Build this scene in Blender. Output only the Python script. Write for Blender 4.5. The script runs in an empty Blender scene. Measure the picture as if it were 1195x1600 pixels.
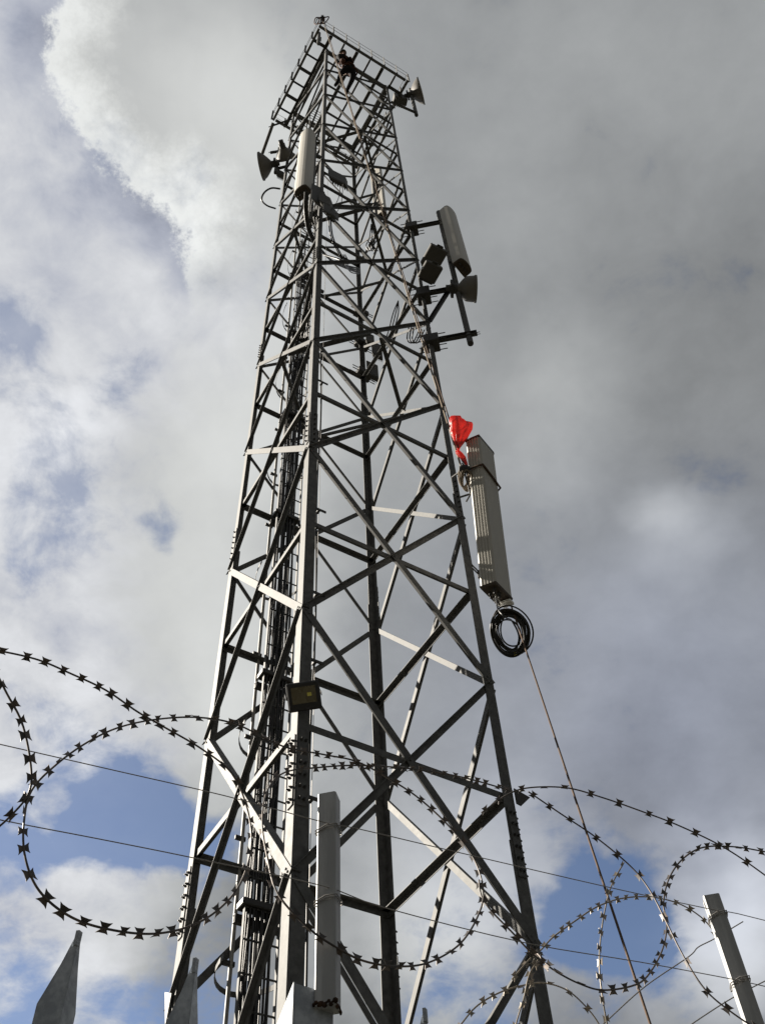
import bpy, bmesh, math, random
from mathutils import Vector, Matrix, noise as mnoise
random.seed(7)
SC = bpy.context.scene
COL = SC.collection
V = Vector

# ------------------------------------------------------------------ camera
EYE = V((0, 0, 1.6))
FPX, PITCH, ROLL = 1503.0, 0.93, 0.064          # focal length in photo pixels, upward tilt, roll
cP, sP, cR, sR = math.cos(PITCH), math.sin(PITCH), math.cos(ROLL), math.sin(ROLL)
FWD = V((0, cP, sP)); UP0 = V((0, -sP, cP)); RT0 = V((1, 0, 0))
RT = RT0 * cR - UP0 * sR
UP = RT0 * sR + UP0 * cR
cam_d = bpy.data.cameras.new('camera'); cam = bpy.data.objects.new('camera', cam_d); COL.objects.link(cam)
cam.matrix_world = Matrix(((RT.x, UP.x, -FWD.x, EYE.x), (RT.y, UP.y, -FWD.y, EYE.y), (RT.z, UP.z, -FWD.z, EYE.z), (0, 0, 0, 1)))
cam_d.sensor_fit = 'VERTICAL'; cam_d.sensor_height = 24.0; cam_d.lens = 24.0 * FPX / 1600.0
cam_d.clip_start = 0.05; cam_d.clip_end = 6000
SC.camera = cam

def ray(px, py):                                  # direction of a sight line, unit depth
    return FWD + RT * ((px - 597.5) / FPX) + UP * ((800 - py) / FPX)
def atd(px, py, d): return EYE + ray(px, py) * d
def atz(px, py, z):
    r = ray(px, py); return EYE + r * ((z - EYE.z) / r.z)
def atpl(px, py, p0, n):
    r = ray(px, py); return EYE + r * ((V(p0) - EYE).dot(n) / r.dot(n))
def prj(P):
    q = V(P) - EYE; d = q.dot(FWD)
    return 597.5 + FPX * q.dot(RT) / d, 800 - FPX * q.dot(UP) / d
def zat(x, y, py):                                # height on a vertical line that is seen at row py
    lo, hi = 2.0, 60.0
    for _ in range(50):
        m = (lo + hi) / 2
        if prj((x, y, m))[1] > py: lo = m
        else: hi = m
    return lo

# ------------------------------------------------------------------ light, sky, exposure
SUN_DIR = V((-0.97, 0.243, 0)).normalized()
SUN_EL = math.radians(31)
SUN = V((SUN_DIR.x * math.cos(SUN_EL), SUN_DIR.y * math.cos(SUN_EL), math.sin(SUN_EL)))
sd = bpy.data.lights.new('sun', 'SUN'); so = bpy.data.objects.new('sun', sd); COL.objects.link(so)
sd.energy = 5.0; sd.angle = math.radians(0.5); sd.color = (1.0, 0.92, 0.80)
so.rotation_euler = SUN.to_track_quat('Z', 'Y').to_euler(); so.location = (-30, 10, 40)
SC.view_settings.view_transform = 'Standard'; SC.view_settings.look = 'None'
SC.view_settings.exposure = 1.7; SC.view_settings.gamma = 1.0; SC.view_settings.use_curve_mapping = False

W = bpy.data.worlds.new('World'); SC.world = W; W.use_nodes = True
nt = W.node_tree; nt.nodes.clear()
W.cycles.sampling_method = 'MANUAL'; W.cycles.sample_map_resolution = 256
def nd(t, **kw):
    n = nt.nodes.new(t)
    for k, v in kw.items(): setattr(n, k, v)
    return n
def lk(a, b): nt.links.new(a, b)
def setin(sock, v):
    if hasattr(v, 'is_output'): lk(v, sock)
    else: sock.default_value = v
def mth(op, a, b=None, c=None, clamp=False):
    n = nd('ShaderNodeMath', operation=op, use_clamp=clamp); setin(n.inputs[0], a)
    if b is not None: setin(n.inputs[1], b)
    if c is not None: setin(n.inputs[2], c)
    return n.outputs[0]
def vmt(op, a, b=None, sc=None):
    n = nd('ShaderNodeVectorMath', operation=op); setin(n.inputs[0], a)
    if b is not None: setin(n.inputs[1], b)
    if sc is not None: setin(n.inputs[3], sc)
    return n.outputs['Value' if op in ('DOT_PRODUCT', 'LENGTH') else 'Vector']
def smooth(x, a, b, lo=0.0, hi=1.0):
    n = nd('ShaderNodeMapRange', interpolation_type='SMOOTHSTEP'); setin(n.inputs[0], x)
    n.inputs[1].default_value = a; n.inputs[2].default_value = b; n.inputs[3].default_value = lo; n.inputs[4].default_value = hi
    return n.outputs[0]
def fbm(vec, scale, detail=6, rough=0.55, w=None, dist=0.0):
    n = nd('ShaderNodeTexNoise', noise_dimensions='3D'); setin(n.inputs['Vector'], vec)
    n.inputs['Scale'].default_value = scale; n.inputs['Detail'].default_value = detail
    n.inputs['Roughness'].default_value = rough; n.inputs['Distortion'].default_value = dist
    return n
tc = nd('ShaderNodeTexCoord'); D = tc.outputs['Generated']
# cloud-sheet coordinates: the direction pushed out on a flattened sheet so clouds shrink towards the horizon
sep = nd('ShaderNodeSeparateXYZ'); lk(D, sep.inputs[0])
dz = mth('MAXIMUM', mth('ADD', sep.outputs[2], 0.35), 0.12)
cmb = nd('ShaderNodeCombineXYZ'); lk(mth('DIVIDE', sep.outputs[0], dz), cmb.inputs[0]); lk(mth('DIVIDE', sep.outputs[1], dz), cmb.inputs[1])
CP = cmb.outputs[0]
warp = fbm(CP, 2.6, 5, 0.6)
wv = vmt('SCALE', vmt('SUBTRACT', warp.outputs['Color'], (0.5, 0.5, 0.5)), sc=0.22)
DW = vmt('NORMALIZE', vmt('ADD', D, wv))
def blob(px, py, rad, amp, soft=1.0):
    """soft round patch of sky round one direction; rad in photo pixels"""
    d = ray(px, py).normalized()
    dist = vmt('LENGTH', vmt('SUBTRACT', DW, tuple(d)))
    return smooth(dist, 0.0, rad / FPX * soft, amp, 0.0)
def field(base, blobs):
    acc = base
    for b in blobs: acc = mth('ADD', acc, blob(*b))
    return acc
SKY_BLOBS_COVER = [   # where the cover is thin enough for blue
    (238, 1278, 150, -0.85), (120, 1250, 170, -0.42), (40, 1330, 140, -0.40), (60, 1150, 150, -0.12), (95, 1275, 45, 0.35), (40, 1560, 190, -0.62), (215, 1590, 90, -0.25), (330, 1570, 170, -0.55),
    (955, 1450, 135, -0.95), (900, 1400, 90, -0.30), (1000, 1270, 220, 0.10), (1090, 1390, 90, 0.12), (1000, 1590, 120, -0.35), (720, 1580, 240, -0.36), (30, 540, 120, -0.12), (100, 690, 130, -0.30), (150, 790, 100, -0.26), (245, 825, 50, -0.34),
    (40, 800, 130, -0.20), (30, 900, 110, -0.20), (190, 550, 90, -0.34), (20, 470, 90, -0.30), (60, 60, 170, -0.28), (160, 250, 130, -0.26), (280, 330, 100, -0.24), (310, 460, 70, -0.20),
    (830, 1200, 260, -0.06), (1040, 1150, 200, 0.06), (1130, 1110, 60, -0.10), (1000, 1230, 200, -0.04), (110, 1090, 150, -0.24), (180, 1480, 110, 0.20), (200, 1395, 110, 0.35), (290, 1190, 90, 0.35), (60, 1430, 90, 0.25), (1170, 1470, 150, 0.25)]
SKY_BLOBS_LUM = [     # broad light and dark parts of the main grey cloud
    (330, 640, 300, 0.30), (300, 930, 330, 0.34), (400, 1120, 260, 0.16), (420, 330, 280, 0.24), (360, 200, 240, 0.08), (400, 560, 260, 0.10), (560, 420, 300, 0.04), (260, 110, 260, 0.24), (330, 1180, 160, 0.14), (480, 60, 240, 0.08),
    (150, 1400, 210, 0.46), (700, 1430, 270, 0.36), (560, 1150, 260, 0.06), (1015, 795, 75, 0.15), (1050, 860, 110, 0.09), (890, 580, 150, 0.12), (850, 720, 120, 0.07), (960, 930, 260, 0.04),
    (1160, 1460, 190, 0.40), (1080, 1570, 160, 0.20), (1150, 500, 420, -0.02), (1190, 400, 330, -0.015), (1000, 250, 400, 0.03), (1130, 70, 300, 0.05), (760, 40, 320, 0.06), (650, 700, 300, 0.06), (900, 1100, 300, 0.02)]
CRISP = [(300, 92, 196), (425, 125, 222), (525, 330, 222), (530, 455, 225)]
SOFT = [(465, 745, 265), (470, 940, 290), (560, 1180, 330), (900, 400, 520), (1000, 900, 480), (800, 100, 420), (1000, 1300, 420), (560, 1480, 330)]
n1 = fbm(CP, 3.6, 6, 0.60, dist=0.25).outputs['Fac']
n2 = fbm(CP, 11.0, 6, 0.64, dist=0.35).outputs['Fac']
n3 = fbm(vmt('ADD', CP, (3.1, 1.7, 0.4)), 1.8, 3, 0.5).outputs['Fac']
n4 = fbm(vmt('ADD', CP, (7.3, 2.2, 0.9)), 6.0, 6, 0.58, dist=0.3).outputs['Fac']
n5 = fbm(vmt('ADD', CP, (1.3, 5.2, 0.2)), 24.0, 5, 0.6, dist=0.4).outputs['Fac']
nc = lambda n, k: mth('MULTIPLY', mth('SUBTRACT', n, 0.5), k)
puff = nd('ShaderNodeTexVoronoi', feature='SMOOTH_F1'); puff.inputs['Scale'].default_value = 9.0; puff.inputs['Smoothness'].default_value = 0.6; puff.inputs['Detail'].default_value = 2.0
lk(vmt('ADD', D, vmt('SCALE', vmt('SUBTRACT', warp.outputs['Color'], (0.5, 0.5, 0.5)), sc=0.12)), puff.inputs['Vector'])
edge_w = fbm(D, 10.0, 6, 0.72)
DE = vmt('NORMALIZE', vmt('ADD', D, vmt('SCALE', vmt('SUBTRACT', edge_w.outputs['Color'], (0.5, 0.5, 0.5)), sc=0.10)))
def discs(dv, lst):
    f = None
    for px, py, r in lst:
        g = mth('SUBTRACT', r / FPX, vmt('LENGTH', vmt('SUBTRACT', dv, tuple(ray(px, py).normalized()))))
        f = g if f is None else mth('SMOOTH_MAX', f, g, 0.03)
    return f
fc_ = discs(DE, CRISP); fs_ = discs(DW, SOFT)
fade = smooth(vmt('LENGTH', vmt('SUBTRACT', D, tuple(ray(250, 130).normalized()))), 0.14, 0.25, 1.0, 0.0)
am = mth('MAXIMUM', mth('MULTIPLY', fade, smooth(fc_, -0.003, 0.010)), smooth(mth('ADD', fs_, nc(n2, 0.10)), -0.035, 0.06))
hfar = smooth(vmt('LENGTH', vmt('SUBTRACT', D, tuple(ray(60, 620).normalized()))), 0.45, 0.80)
am = mth('MAXIMUM', am, hfar)
cov = field(1.0, SKY_BLOBS_COVER)
cov = mth('ADD', cov, nc(n1, 1.05)); cov = mth('ADD', cov, nc(n2, 0.75)); cov = mth('ADD', cov, nc(n4, 0.5)); cov = mth('ADD', cov, nc(n5, 0.40))
alpha = mth('MAXIMUM', smooth(cov, 0.36, 0.86), mth('ADD', 0.10, blob(60, 620, 620, 0.42)))
lumM = field(0.20, SKY_BLOBS_LUM + [(560, 760, 1700, 0.12)])
lumM = mth('ADD', lumM, nc(n1, 0.20)); lumM = mth('ADD', lumM, nc(n4, 0.16)); lumM = mth('ADD', lumM, nc(n2, 0.09)); lumM = mth('ADD', lumM, nc(n5, 0.04)); lumM = mth('ADD', lumM, nc(n3, 0.12))
rim = mth('MULTIPLY', mth('MULTIPLY', fade, smooth(fc_, 0.0, 0.065, 0.42, 0.0)), smooth(fs_, -0.02, 0.10, 1.0, 0.0))
lumM = mth('MAXIMUM', mth('ADD', lumM, rim), 0.17)
lumH = mth('ADD', field(0.73, [(205, 250, 150, -0.30), (285, 360, 120, -0.26), (95, 60, 140, -0.22), (300, 460, 80, -0.12), (60, 700, 200, 0.05)]), mth('ADD', mth('ADD', nc(n4, 0.42), nc(n2, 0.40)), nc(n5, 0.26)))
lumH = mth('ADD', lumH, mth('MULTIPLY', mth('SUBTRACT', 0.45, puff.outputs['Distance']), 0.18))
def tinted(l, lo, hi, c0, c1):
    m = nd('ShaderNodeMix', data_type='RGBA'); setin(m.inputs[0], smooth(l, lo, hi)); m.inputs[6].default_value = (*c0, 1); m.inputs[7].default_value = (*c1, 1)
    return vmt('SCALE', m.outputs[2], sc=l)
SKYS = 0.05
tintb = blob(1040, 1180, 620, 1.0)
cM = tinted(lumM, 0.22, 0.66, (0.96, 1.0, 1.03), (0.985, 1.005, 0.99)); cH = tinted(lumH, 0.40, 0.72, (0.86, 0.92, 1.10), (0.97, 0.99, 1.03))
mxb = nd('ShaderNodeMix', data_type='RGBA'); setin(mxb.inputs[0], tintb); mxb.inputs[6].default_value = (1, 1, 1, 1); mxb.inputs[7].default_value = (0.93, 0.97, 1.14, 1)
cM = vmt('MULTIPLY', cM, mxb.outputs[2])
mx2 = nd('ShaderNodeMix', data_type='RGBA'); setin(mx2.inputs[0], am); lk(cH, mx2.inputs[6]); lk(cM, mx2.inputs[7])
cc = vmt('SCALE', mx2.outputs[2], sc=1.0 / (SKYS * 3.25))
sky = nd('ShaderNodeTexSky', sky_type='NISHITA'); sky.sun_disc = False
sky.sun_elevation = SUN_EL; sky.sun_rotation = math.atan2(SUN.x, SUN.y); sky.air_density = 0.6; sky.dust_density = 0.7; sky.altitude = 50
mix = nd('ShaderNodeMix', data_type='RGBA'); setin(mix.inputs[0], alpha); lk(sky.outputs[0], mix.inputs[6]); lk(cc, mix.inputs[7])
bg = nd('ShaderNodeBackground'); lk(mix.outputs[2], bg.inputs[0]); bg.inputs[1].default_value = SKYS
wo = nd('ShaderNodeOutputWorld'); lk(bg.outputs[0], wo.inputs[0])

# ------------------------------------------------------------------ materials
def mat(name, col, rough=0.6, metal=0.0, spec=0.5, var=0.0, scale=8.0, col2=None, bump=0.0, bscale=60.0, streak=False, thr=(0.45, 0.62), alpha_trans=None):
    m = bpy.data.materials.new(name); m.use_nodes = True; t = m.node_tree; b = t.nodes['Principled BSDF']
    b.inputs['Base Color'].default_value = (*col, 1); b.inputs['Roughness'].default_value = rough
    b.inputs['Metallic'].default_value = metal; b.inputs['Specular IOR Level'].default_value = spec
    tcn = t.nodes.new('ShaderNodeTexCoord'); src = tcn.outputs['Object']
    if streak:
        mp = t.nodes.new('ShaderNodeMapping'); mp.inputs['Scale'].default_value = (1, 1, 0.12); t.links.new(src, mp.inputs[0]); src = mp.outputs[0]
    if var or col2:
        n = t.nodes.new('ShaderNodeTexNoise'); n.inputs['Scale'].default_value = scale; n.inputs['Detail'].default_value = 8; n.inputs['Roughness'].default_value = 0.65
        t.links.new(src, n.inputs['Vector'])
        r = t.nodes.new('ShaderNodeValToRGB'); t.links.new(n.outputs['Fac'], r.inputs[0])
        c2 = col2 or tuple(min(1, c * (1 + var)) for c in col); c1 = tuple(c * (1 - var) for c in col) if not col2 else col
        r.color_ramp.elements[0].position = thr[0] if col2 else 0.3; r.color_ramp.elements[1].position = thr[1] if col2 else 0.7
        r.color_ramp.elements[0].color = (*c1, 1); r.color_ramp.elements[1].color = (*c2, 1)
        t.links.new(r.outputs[0], b.inputs['Base Color'])
        mr = t.nodes.new('ShaderNodeMapRange'); mr.inputs[3].default_value = max(0, rough - 0.12); mr.inputs[4].default_value = min(1, rough + 0.15)
        t.links.new(n.outputs['Fac'], mr.inputs[0]); t.links.new(mr.outputs[0], b.inputs['Roughness'])
    if bump:
        n = t.nodes.new('ShaderNodeTexNoise'); n.inputs['Scale'].default_value = bscale; n.inputs['Detail'].default_value = 5
        t.links.new(src, n.inputs['Vector'])
        bp = t.nodes.new('ShaderNodeBump'); bp.inputs['Strength'].default_value = bump; bp.inputs['Distance'].default_value = 0.004
        t.links.new(n.outputs['Fac'], bp.inputs['Height']); t.links.new(bp.outputs[0], b.inputs['Normal'])
    return m
M = {}
M['galv'] = mat('weathered_galvanised_steel', (0.082, 0.083, 0.082), 0.64, 0.0, 0.22, var=0.42, scale=13, bump=0.15, bscale=45)
M['galv_new'] = mat('bright_galvanised_steel', (0.30, 0.295, 0.28), 0.5, 0.0, 0.3, var=0.2, scale=20)
M['pale'] = mat('dull_zinc_fence_steel', (0.25, 0.275, 0.31), 0.55, 0.0, 0.3, col2=(0.40, 0.43, 0.47), scale=30, bump=0.35, bscale=70)
M['post'] = mat('silver_painted_steel', (0.27, 0.275, 0.28), 0.5, 0.0, 0.4, col2=(0.38, 0.385, 0.39), scale=24, bump=0.3, bscale=55, streak=True)
M['rust'] = mat('rusty_weld', (0.025, 0.015, 0.010), 0.9, 0, 0.2, col2=(0.065, 0.034, 0.018), scale=60, bump=0.6, bscale=120)
M['steel_dark'] = mat('dark_weathered_steel', (0.04, 0.04, 0.04), 0.6, 0.0, 0.25, var=0.3, scale=12)
M['radome'] = mat('off_white_radome', (0.40, 0.388, 0.355), 0.5, 0, 0.4, var=0.07, scale=5, streak=True)
M['radome_side'] = mat('grey_white_ribbed_plastic', (0.36, 0.348, 0.315), 0.5, 0, 0.4, var=0.10, scale=14, streak=True)
M['trim'] = mat('black_edge_trim', (0.03, 0.03, 0.03), 0.6)
M['plate_brown'] = mat('brown_metal_end_plate', (0.055, 0.043, 0.032), 0.6, 0.0, 0.3, var=0.25, scale=20)
M['radio'] = mat('pale_grey_radio_casing', (0.075, 0.073, 0.069), 0.6, 0, 0.25, var=0.12, scale=10)
M['radio_dark'] = mat('dark_radio_fins', (0.05, 0.05, 0.048), 0.6, 0.0, 0.4, var=0.2, scale=10)  # also on the near-leg casings, where it paints in shade
M['dish'] = mat('grey_dish_shell', (0.115, 0.110, 0.102), 0.55, 0, 0.4, var=0.1, scale=6)
M['dish_face'] = mat('pale_dish_radome', (0.62, 0.60, 0.56), 0.5, 0, 0.4, var=0.08, scale=6)
M['cable'] = mat('black_cable_jacket', (0.018, 0.018, 0.018), 0.45, 0, 0.4)
M['cable_tie'] = mat('yellow_tape', (0.55, 0.50, 0.10), 0.6)
M['rope'] = mat('tan_rope', (0.085, 0.058, 0.042), 0.9, 0, 0.2, var=0.3, scale=60)
M['rope_pale'] = mat('pale_worn_rope', (0.17, 0.14, 0.108), 0.9, 0, 0.2, var=0.35, scale=60)
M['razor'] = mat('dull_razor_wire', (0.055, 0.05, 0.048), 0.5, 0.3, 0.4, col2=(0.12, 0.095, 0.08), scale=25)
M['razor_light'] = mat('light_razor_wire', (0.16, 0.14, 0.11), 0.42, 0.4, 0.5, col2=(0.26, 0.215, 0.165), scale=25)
M['wire'] = mat('plain_fence_wire', (0.22, 0.21, 0.20), 0.5, 0.4, 0.4)
M['flood'] = mat('black_lamp_housing', (0.02, 0.02, 0.021), 0.5, 0.1, 0.4)
M['flood_lens'] = mat('yellow_lamp_panel', (0.10, 0.085, 0.045), 0.25, 0.1, 0.5, var=0.15, scale=12)
M['cloth'] = mat('dark_work_clothes', (0.010, 0.010, 0.012), 0.9, 0, 0.2, var=0.3, scale=20)
M['harness'] = mat('rust_orange_harness', (0.06, 0.022, 0.012), 0.8, 0, 0.3, var=0.3, scale=30)
M['skin'] = mat('brown_skin', (0.16, 0.085, 0.05), 0.6, 0, 0.4)
M['helmet'] = mat('black_helmet', (0.015, 0.015, 0.016), 0.4)
M['white_tag'] = mat('white_paper_tag', (0.7, 0.7, 0.68), 0.7)
M['concrete'] = mat('grey_concrete', (0.30, 0.29, 0.27), 0.9, 0, 0.2, var=0.15, scale=3)
M['soil'] = mat('gravelly_soil', (0.030, 0.030, 0.022), 0.95, 0, 0.1, col2=(0.055, 0.050, 0.040), scale=1.3, bump=0.5, bscale=20)
def bag_mat():
    m = bpy.data.materials.new('thin_red_plastic'); m.use_nodes = True; t = m.node_tree; b = t.nodes['Principled BSDF']; out = t.nodes['Material Output']
    b.inputs['Base Color'].default_value = (0.42, 0.040, 0.034, 1); b.inputs['Roughness'].default_value = 0.35
    tr = t.nodes.new('ShaderNodeBsdfTranslucent'); tr.inputs[0].default_value = (0.50, 0.048, 0.040, 1)
    mx = t.nodes.new('ShaderNodeMixShader'); mx.inputs[0].default_value = 0.6
    n = t.nodes.new('ShaderNodeTexNoise'); n.inputs['Scale'].default_value = 22; n.inputs['Detail'].default_value = 5; n.inputs['Distortion'].default_value = 1.2
    tcn = t.nodes.new('ShaderNodeTexCoord'); t.links.new(tcn.outputs['Object'], n.inputs['Vector'])
    bp = t.nodes.new('ShaderNodeBump'); bp.inputs['Strength'].default_value = 0.35; bp.inputs['Distance'].default_value = 0.02; t.links.new(n.outputs['Fac'], bp.inputs['Height'])
    t.links.new(bp.outputs[0], b.inputs['Normal']); t.links.new(bp.outputs[0], tr.inputs['Normal'])
    t.links.new(b.outputs[0], mx.inputs[1]); t.links.new(tr.outputs[0], mx.inputs[2]); tp = t.nodes.new('ShaderNodeBsdfTransparent'); tp.inputs[0].default_value = (1.0, 0.45, 0.42, 1); mx3 = t.nodes.new('ShaderNodeMixShader'); mx3.inputs[0].default_value = 0.30
    t.links.new(mx.outputs[0], mx3.inputs[1]); t.links.new(tp.outputs[0], mx3.inputs[2]); t.links.new(mx3.outputs[0], out.inputs[0])
    return m
M['bag'] = bag_mat()

# ------------------------------------------------------------------ builders
def tag(o, label=None, cat=None, group=None, kind=None):
    if label: o['label'] = label
    if cat: o['category'] = cat
    if group: o['group'] = group
    if kind: o['kind'] = kind
    return o
BASE = {}
def empty(name, loc, label, cat, group=None):
    o = bpy.data.objects.new(name, None); COL.objects.link(o); o.location = V(loc); o.empty_display_size = 0.2
    BASE[o] = V(loc); return tag(o, label, cat, group)
def ortho(d, hint):
    d = d.normalized(); h = V(hint) - d * V(hint).dot(d)
    if h.length < 1e-6:
        h = d.orthogonal()
    return h.normalized()
class MB:
    """collects shapes in world coordinates; build() links them as ONE mesh object"""
    def __init__(self): self.v = []; self.f = []; self.sm = []
    def add(self, vs, fs, smooth=False):
        o = len(self.v); self.v += [V(x) for x in vs]; self.f += [tuple(i + o for i in f) for f in fs]; self.sm += [smooth] * len(fs); return self
    def prism(self, poly, p0, p1, A, B):
        n = len(poly); vs = [p0 + A * a + B * b for a, b in poly] + [p1 + A * a + B * b for a, b in poly]
        fs = [(i, (i + 1) % n, n + (i + 1) % n, n + i) for i in range(n)] + [tuple(range(n))[::-1], tuple(range(n, 2 * n))]
        d = (p1 - p0)
        if A.cross(B).dot(d) < 0: fs = [f[::-1] for f in fs]
        return self.add(vs, fs)
    def angle(self, p0, p1, A, B, w, t, w2=None):
        w2 = w2 or w
        return self.prism([(0, 0), (w, 0), (w, t), (t, t), (t, w2), (0, w2)], p0, p1, A, B)
    def bar(self, p0, p1, A, B, a, b):           # solid bar, a by b centred
        return self.prism([(-a / 2, -b / 2), (a / 2, -b / 2), (a / 2, b / 2), (-a / 2, b / 2)], p0, p1, A, B)
    def channel(self, p0, p1, A, B, h, w, t):    # web along A (centred), flanges along B
        return self.prism([(-h / 2, 0), (h / 2, 0), (h / 2, w), (h / 2 - t, w), (h / 2 - t, t), (-h / 2 + t, t), (-h / 2 + t, w), (-h / 2, w)], p0, p1, A, B)
    def box(self, c, X, Y, Z, sx, sy, sz, bev=0.0):
        c = V(c)
        if bev <= 0: return self.bar(c - Z * sz / 2, c + Z * sz / 2, X, Y, sx, sy)
        a, b, k = sx / 2, sy / 2, bev
        poly = [(-a + k, -b), (a - k, -b), (a, -b + k), (a, b - k), (a - k, b), (-a + k, b), (-a, b - k), (-a, -b + k)]
        inn = [(x * (1 - 2 * k / sx), y * (1 - 2 * k / sy)) for x, y in poly]
        lv = [(-sz / 2, inn), (-sz / 2 + k, poly), (sz / 2 - k, poly), (sz / 2, inn)]
        return self.loft([[c + X * x + Y * y + Z * z for x, y in pl] for z, pl in lv])
    def loft(self, rings, caps=True, smooth=False, closed=True):
        n = len(rings[0]); vs = [p for r in rings for p in r]; fs = []
        for k in range(len(rings) - 1):
            for i in range(n if closed else n - 1):
                j = (i + 1) % n; fs.append((k * n + i, k * n + j, (k + 1) * n + j, (k + 1) * n + i))
        self.add(vs, fs, smooth)
        if caps: self.add(rings[0], [tuple(range(n))[::-1]]); self.add(rings[-1], [tuple(range(n))])
        return self
    def tube(self, pts, r, n=6, caps=True):
        pts = [V(p) for p in pts]; rs = r if isinstance(r, (list, tuple)) else [r] * len(pts)
        t = (pts[1] - pts[0]).normalized(); A = t.orthogonal().normalized(); rings = []
        for i, p in enumerate(pts):
            d = (pts[min(i + 1, len(pts) - 1)] - pts[max(i - 1, 0)])
            t = d.normalized() if d.length > 1e-9 else t
            A = ortho(t, A); B = t.cross(A)
            rings.append([p + A * (rs[i] * math.cos(2 * math.pi * k / n)) + B * (rs[i] * math.sin(2 * math.pi * k / n)) for k in range(n)])
        return self.loft(rings, caps, True)
    def lathe(self, c, ax, prof, n=28, caps=True, smooth=True):      # prof: (distance along axis, radius)
        ax = ax.normalized(); A = ax.orthogonal().normalized(); B = ax.cross(A)
        return self.loft([[c + ax * a + A * (r * math.cos(2 * math.pi * k / n)) + B * (r * math.sin(2 * math.pi * k / n)) for k in range(n)] for a, r in prof], caps, smooth)
    def bolt(self, p, d, r=0.012, h=0.012, n=6): return self.lathe(V(p), d, [(0, r), (h, r)], n, True, False)
    def ubolt(self, p, d, l, r=0.006): return self.tube([p, p + d * l], r, 5)
    def build(self, name, m, parent=None, smooth_all=None, kind=None):
        off = BASE.get(parent, V((0, 0, 0)))
        me = bpy.data.meshes.new(name); me.from_pydata([tuple(x - off) for x in self.v], [], self.f); me.update()
        me.polygons.foreach_set('use_smooth', self.sm if smooth_all is None else [smooth_all] * len(self.f))
        bm = bmesh.new(); bm.from_mesh(me); bmesh.ops.recalc_face_normals(bm, faces=bm.faces); bm.to_mesh(me); bm.free()
        me.materials.append(m); o = bpy.data.objects.new(name, me); COL.objects.link(o)
        if parent: o.parent = parent; BASE[o] = off
        else: BASE[o] = off
        if kind: o['kind'] = kind
        return o
def copy_obj(o, parent=None):
    c = o.copy(); COL.objects.link(c)
    if parent: c.parent = parent
    BASE[c] = BASE.get(parent, V((0, 0, 0))); return c
def spline(pts, n=8):                            # Catmull-Rom through points
    pts = [V(p) for p in pts]; out = []
    P = [pts[0] * 2 - pts[1]] + pts + [pts[-1] * 2 - pts[-2]]
    for i in range(1, len(P) - 2):
        for k in range(n):
            t = k / n; a, b, c, d = P[i - 1], P[i], P[i + 1], P[i + 2]
            out.append(0.5 * ((2 * b) + (c - a) * t + (2 * a - 5 * b + 4 * c - d) * t * t + (3 * b - a - 3 * c + d) * t ** 3))
    out.append(pts[-1]); return out
def thing(mb, name, m, label, cat, group=None): return tag(mb.build(name, m), label, cat, group)
X, Y, Z = V((1, 0, 0)), V((0, 1, 0)), V((0, 0, 1))

# ------------------------------------------------------------------ ground
g = MB(); n = 40; rr = [0, 2, 5, 10, 20, 45, 100, 300, 900, 2500]
g.loft([[V((r * math.cos(2 * math.pi * k / n), r * math.sin(2 * math.pi * k / n) + 5, 0)) for k in range(n)] for r in [0.01] + rr[1:]], caps=False)
tag(g.build('ground', M['soil']), kind='structure')

# ------------------------------------------------------------------ lattice tower
TCX, TCY, TW, AZ, Z0, DZ = -0.4958, 7.5, 1.5233, -1.771, 5.519, 2.7428
CEN = V((TCX, TCY, 0))
def zl(k): return Z0 + DZ * k
def leg(i, k, w=TW): a = AZ + i * math.pi / 2; return V((TCX + w * math.cos(a), TCY + w * math.sin(a), zl(k)))
N_, R_, B_, L_ = 0, 1, 2, 3
tower = empty('lattice_tower', CEN, 'tall square galvanised steel lattice tower with open railed platform on top', 'tower')
def face(i):
    a, b = leg(i, 0), leg(i + 1, 0); e = (b - a).normalized(); return e, V((e.y, -e.x, 0))
def legw(k): return 0.125 if k < 0.35 else 0.112 if k < 2.2 else 0.095 if k < 4.2 else 0.08
def spin(o, i):                                  # a copy turned to another face of the tower
    c = copy_obj(o, o.parent); c.rotation_euler = (0, 0, i * math.pi / 2); return c
e0, n0 = face(0); e3, n3 = face(3)
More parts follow.
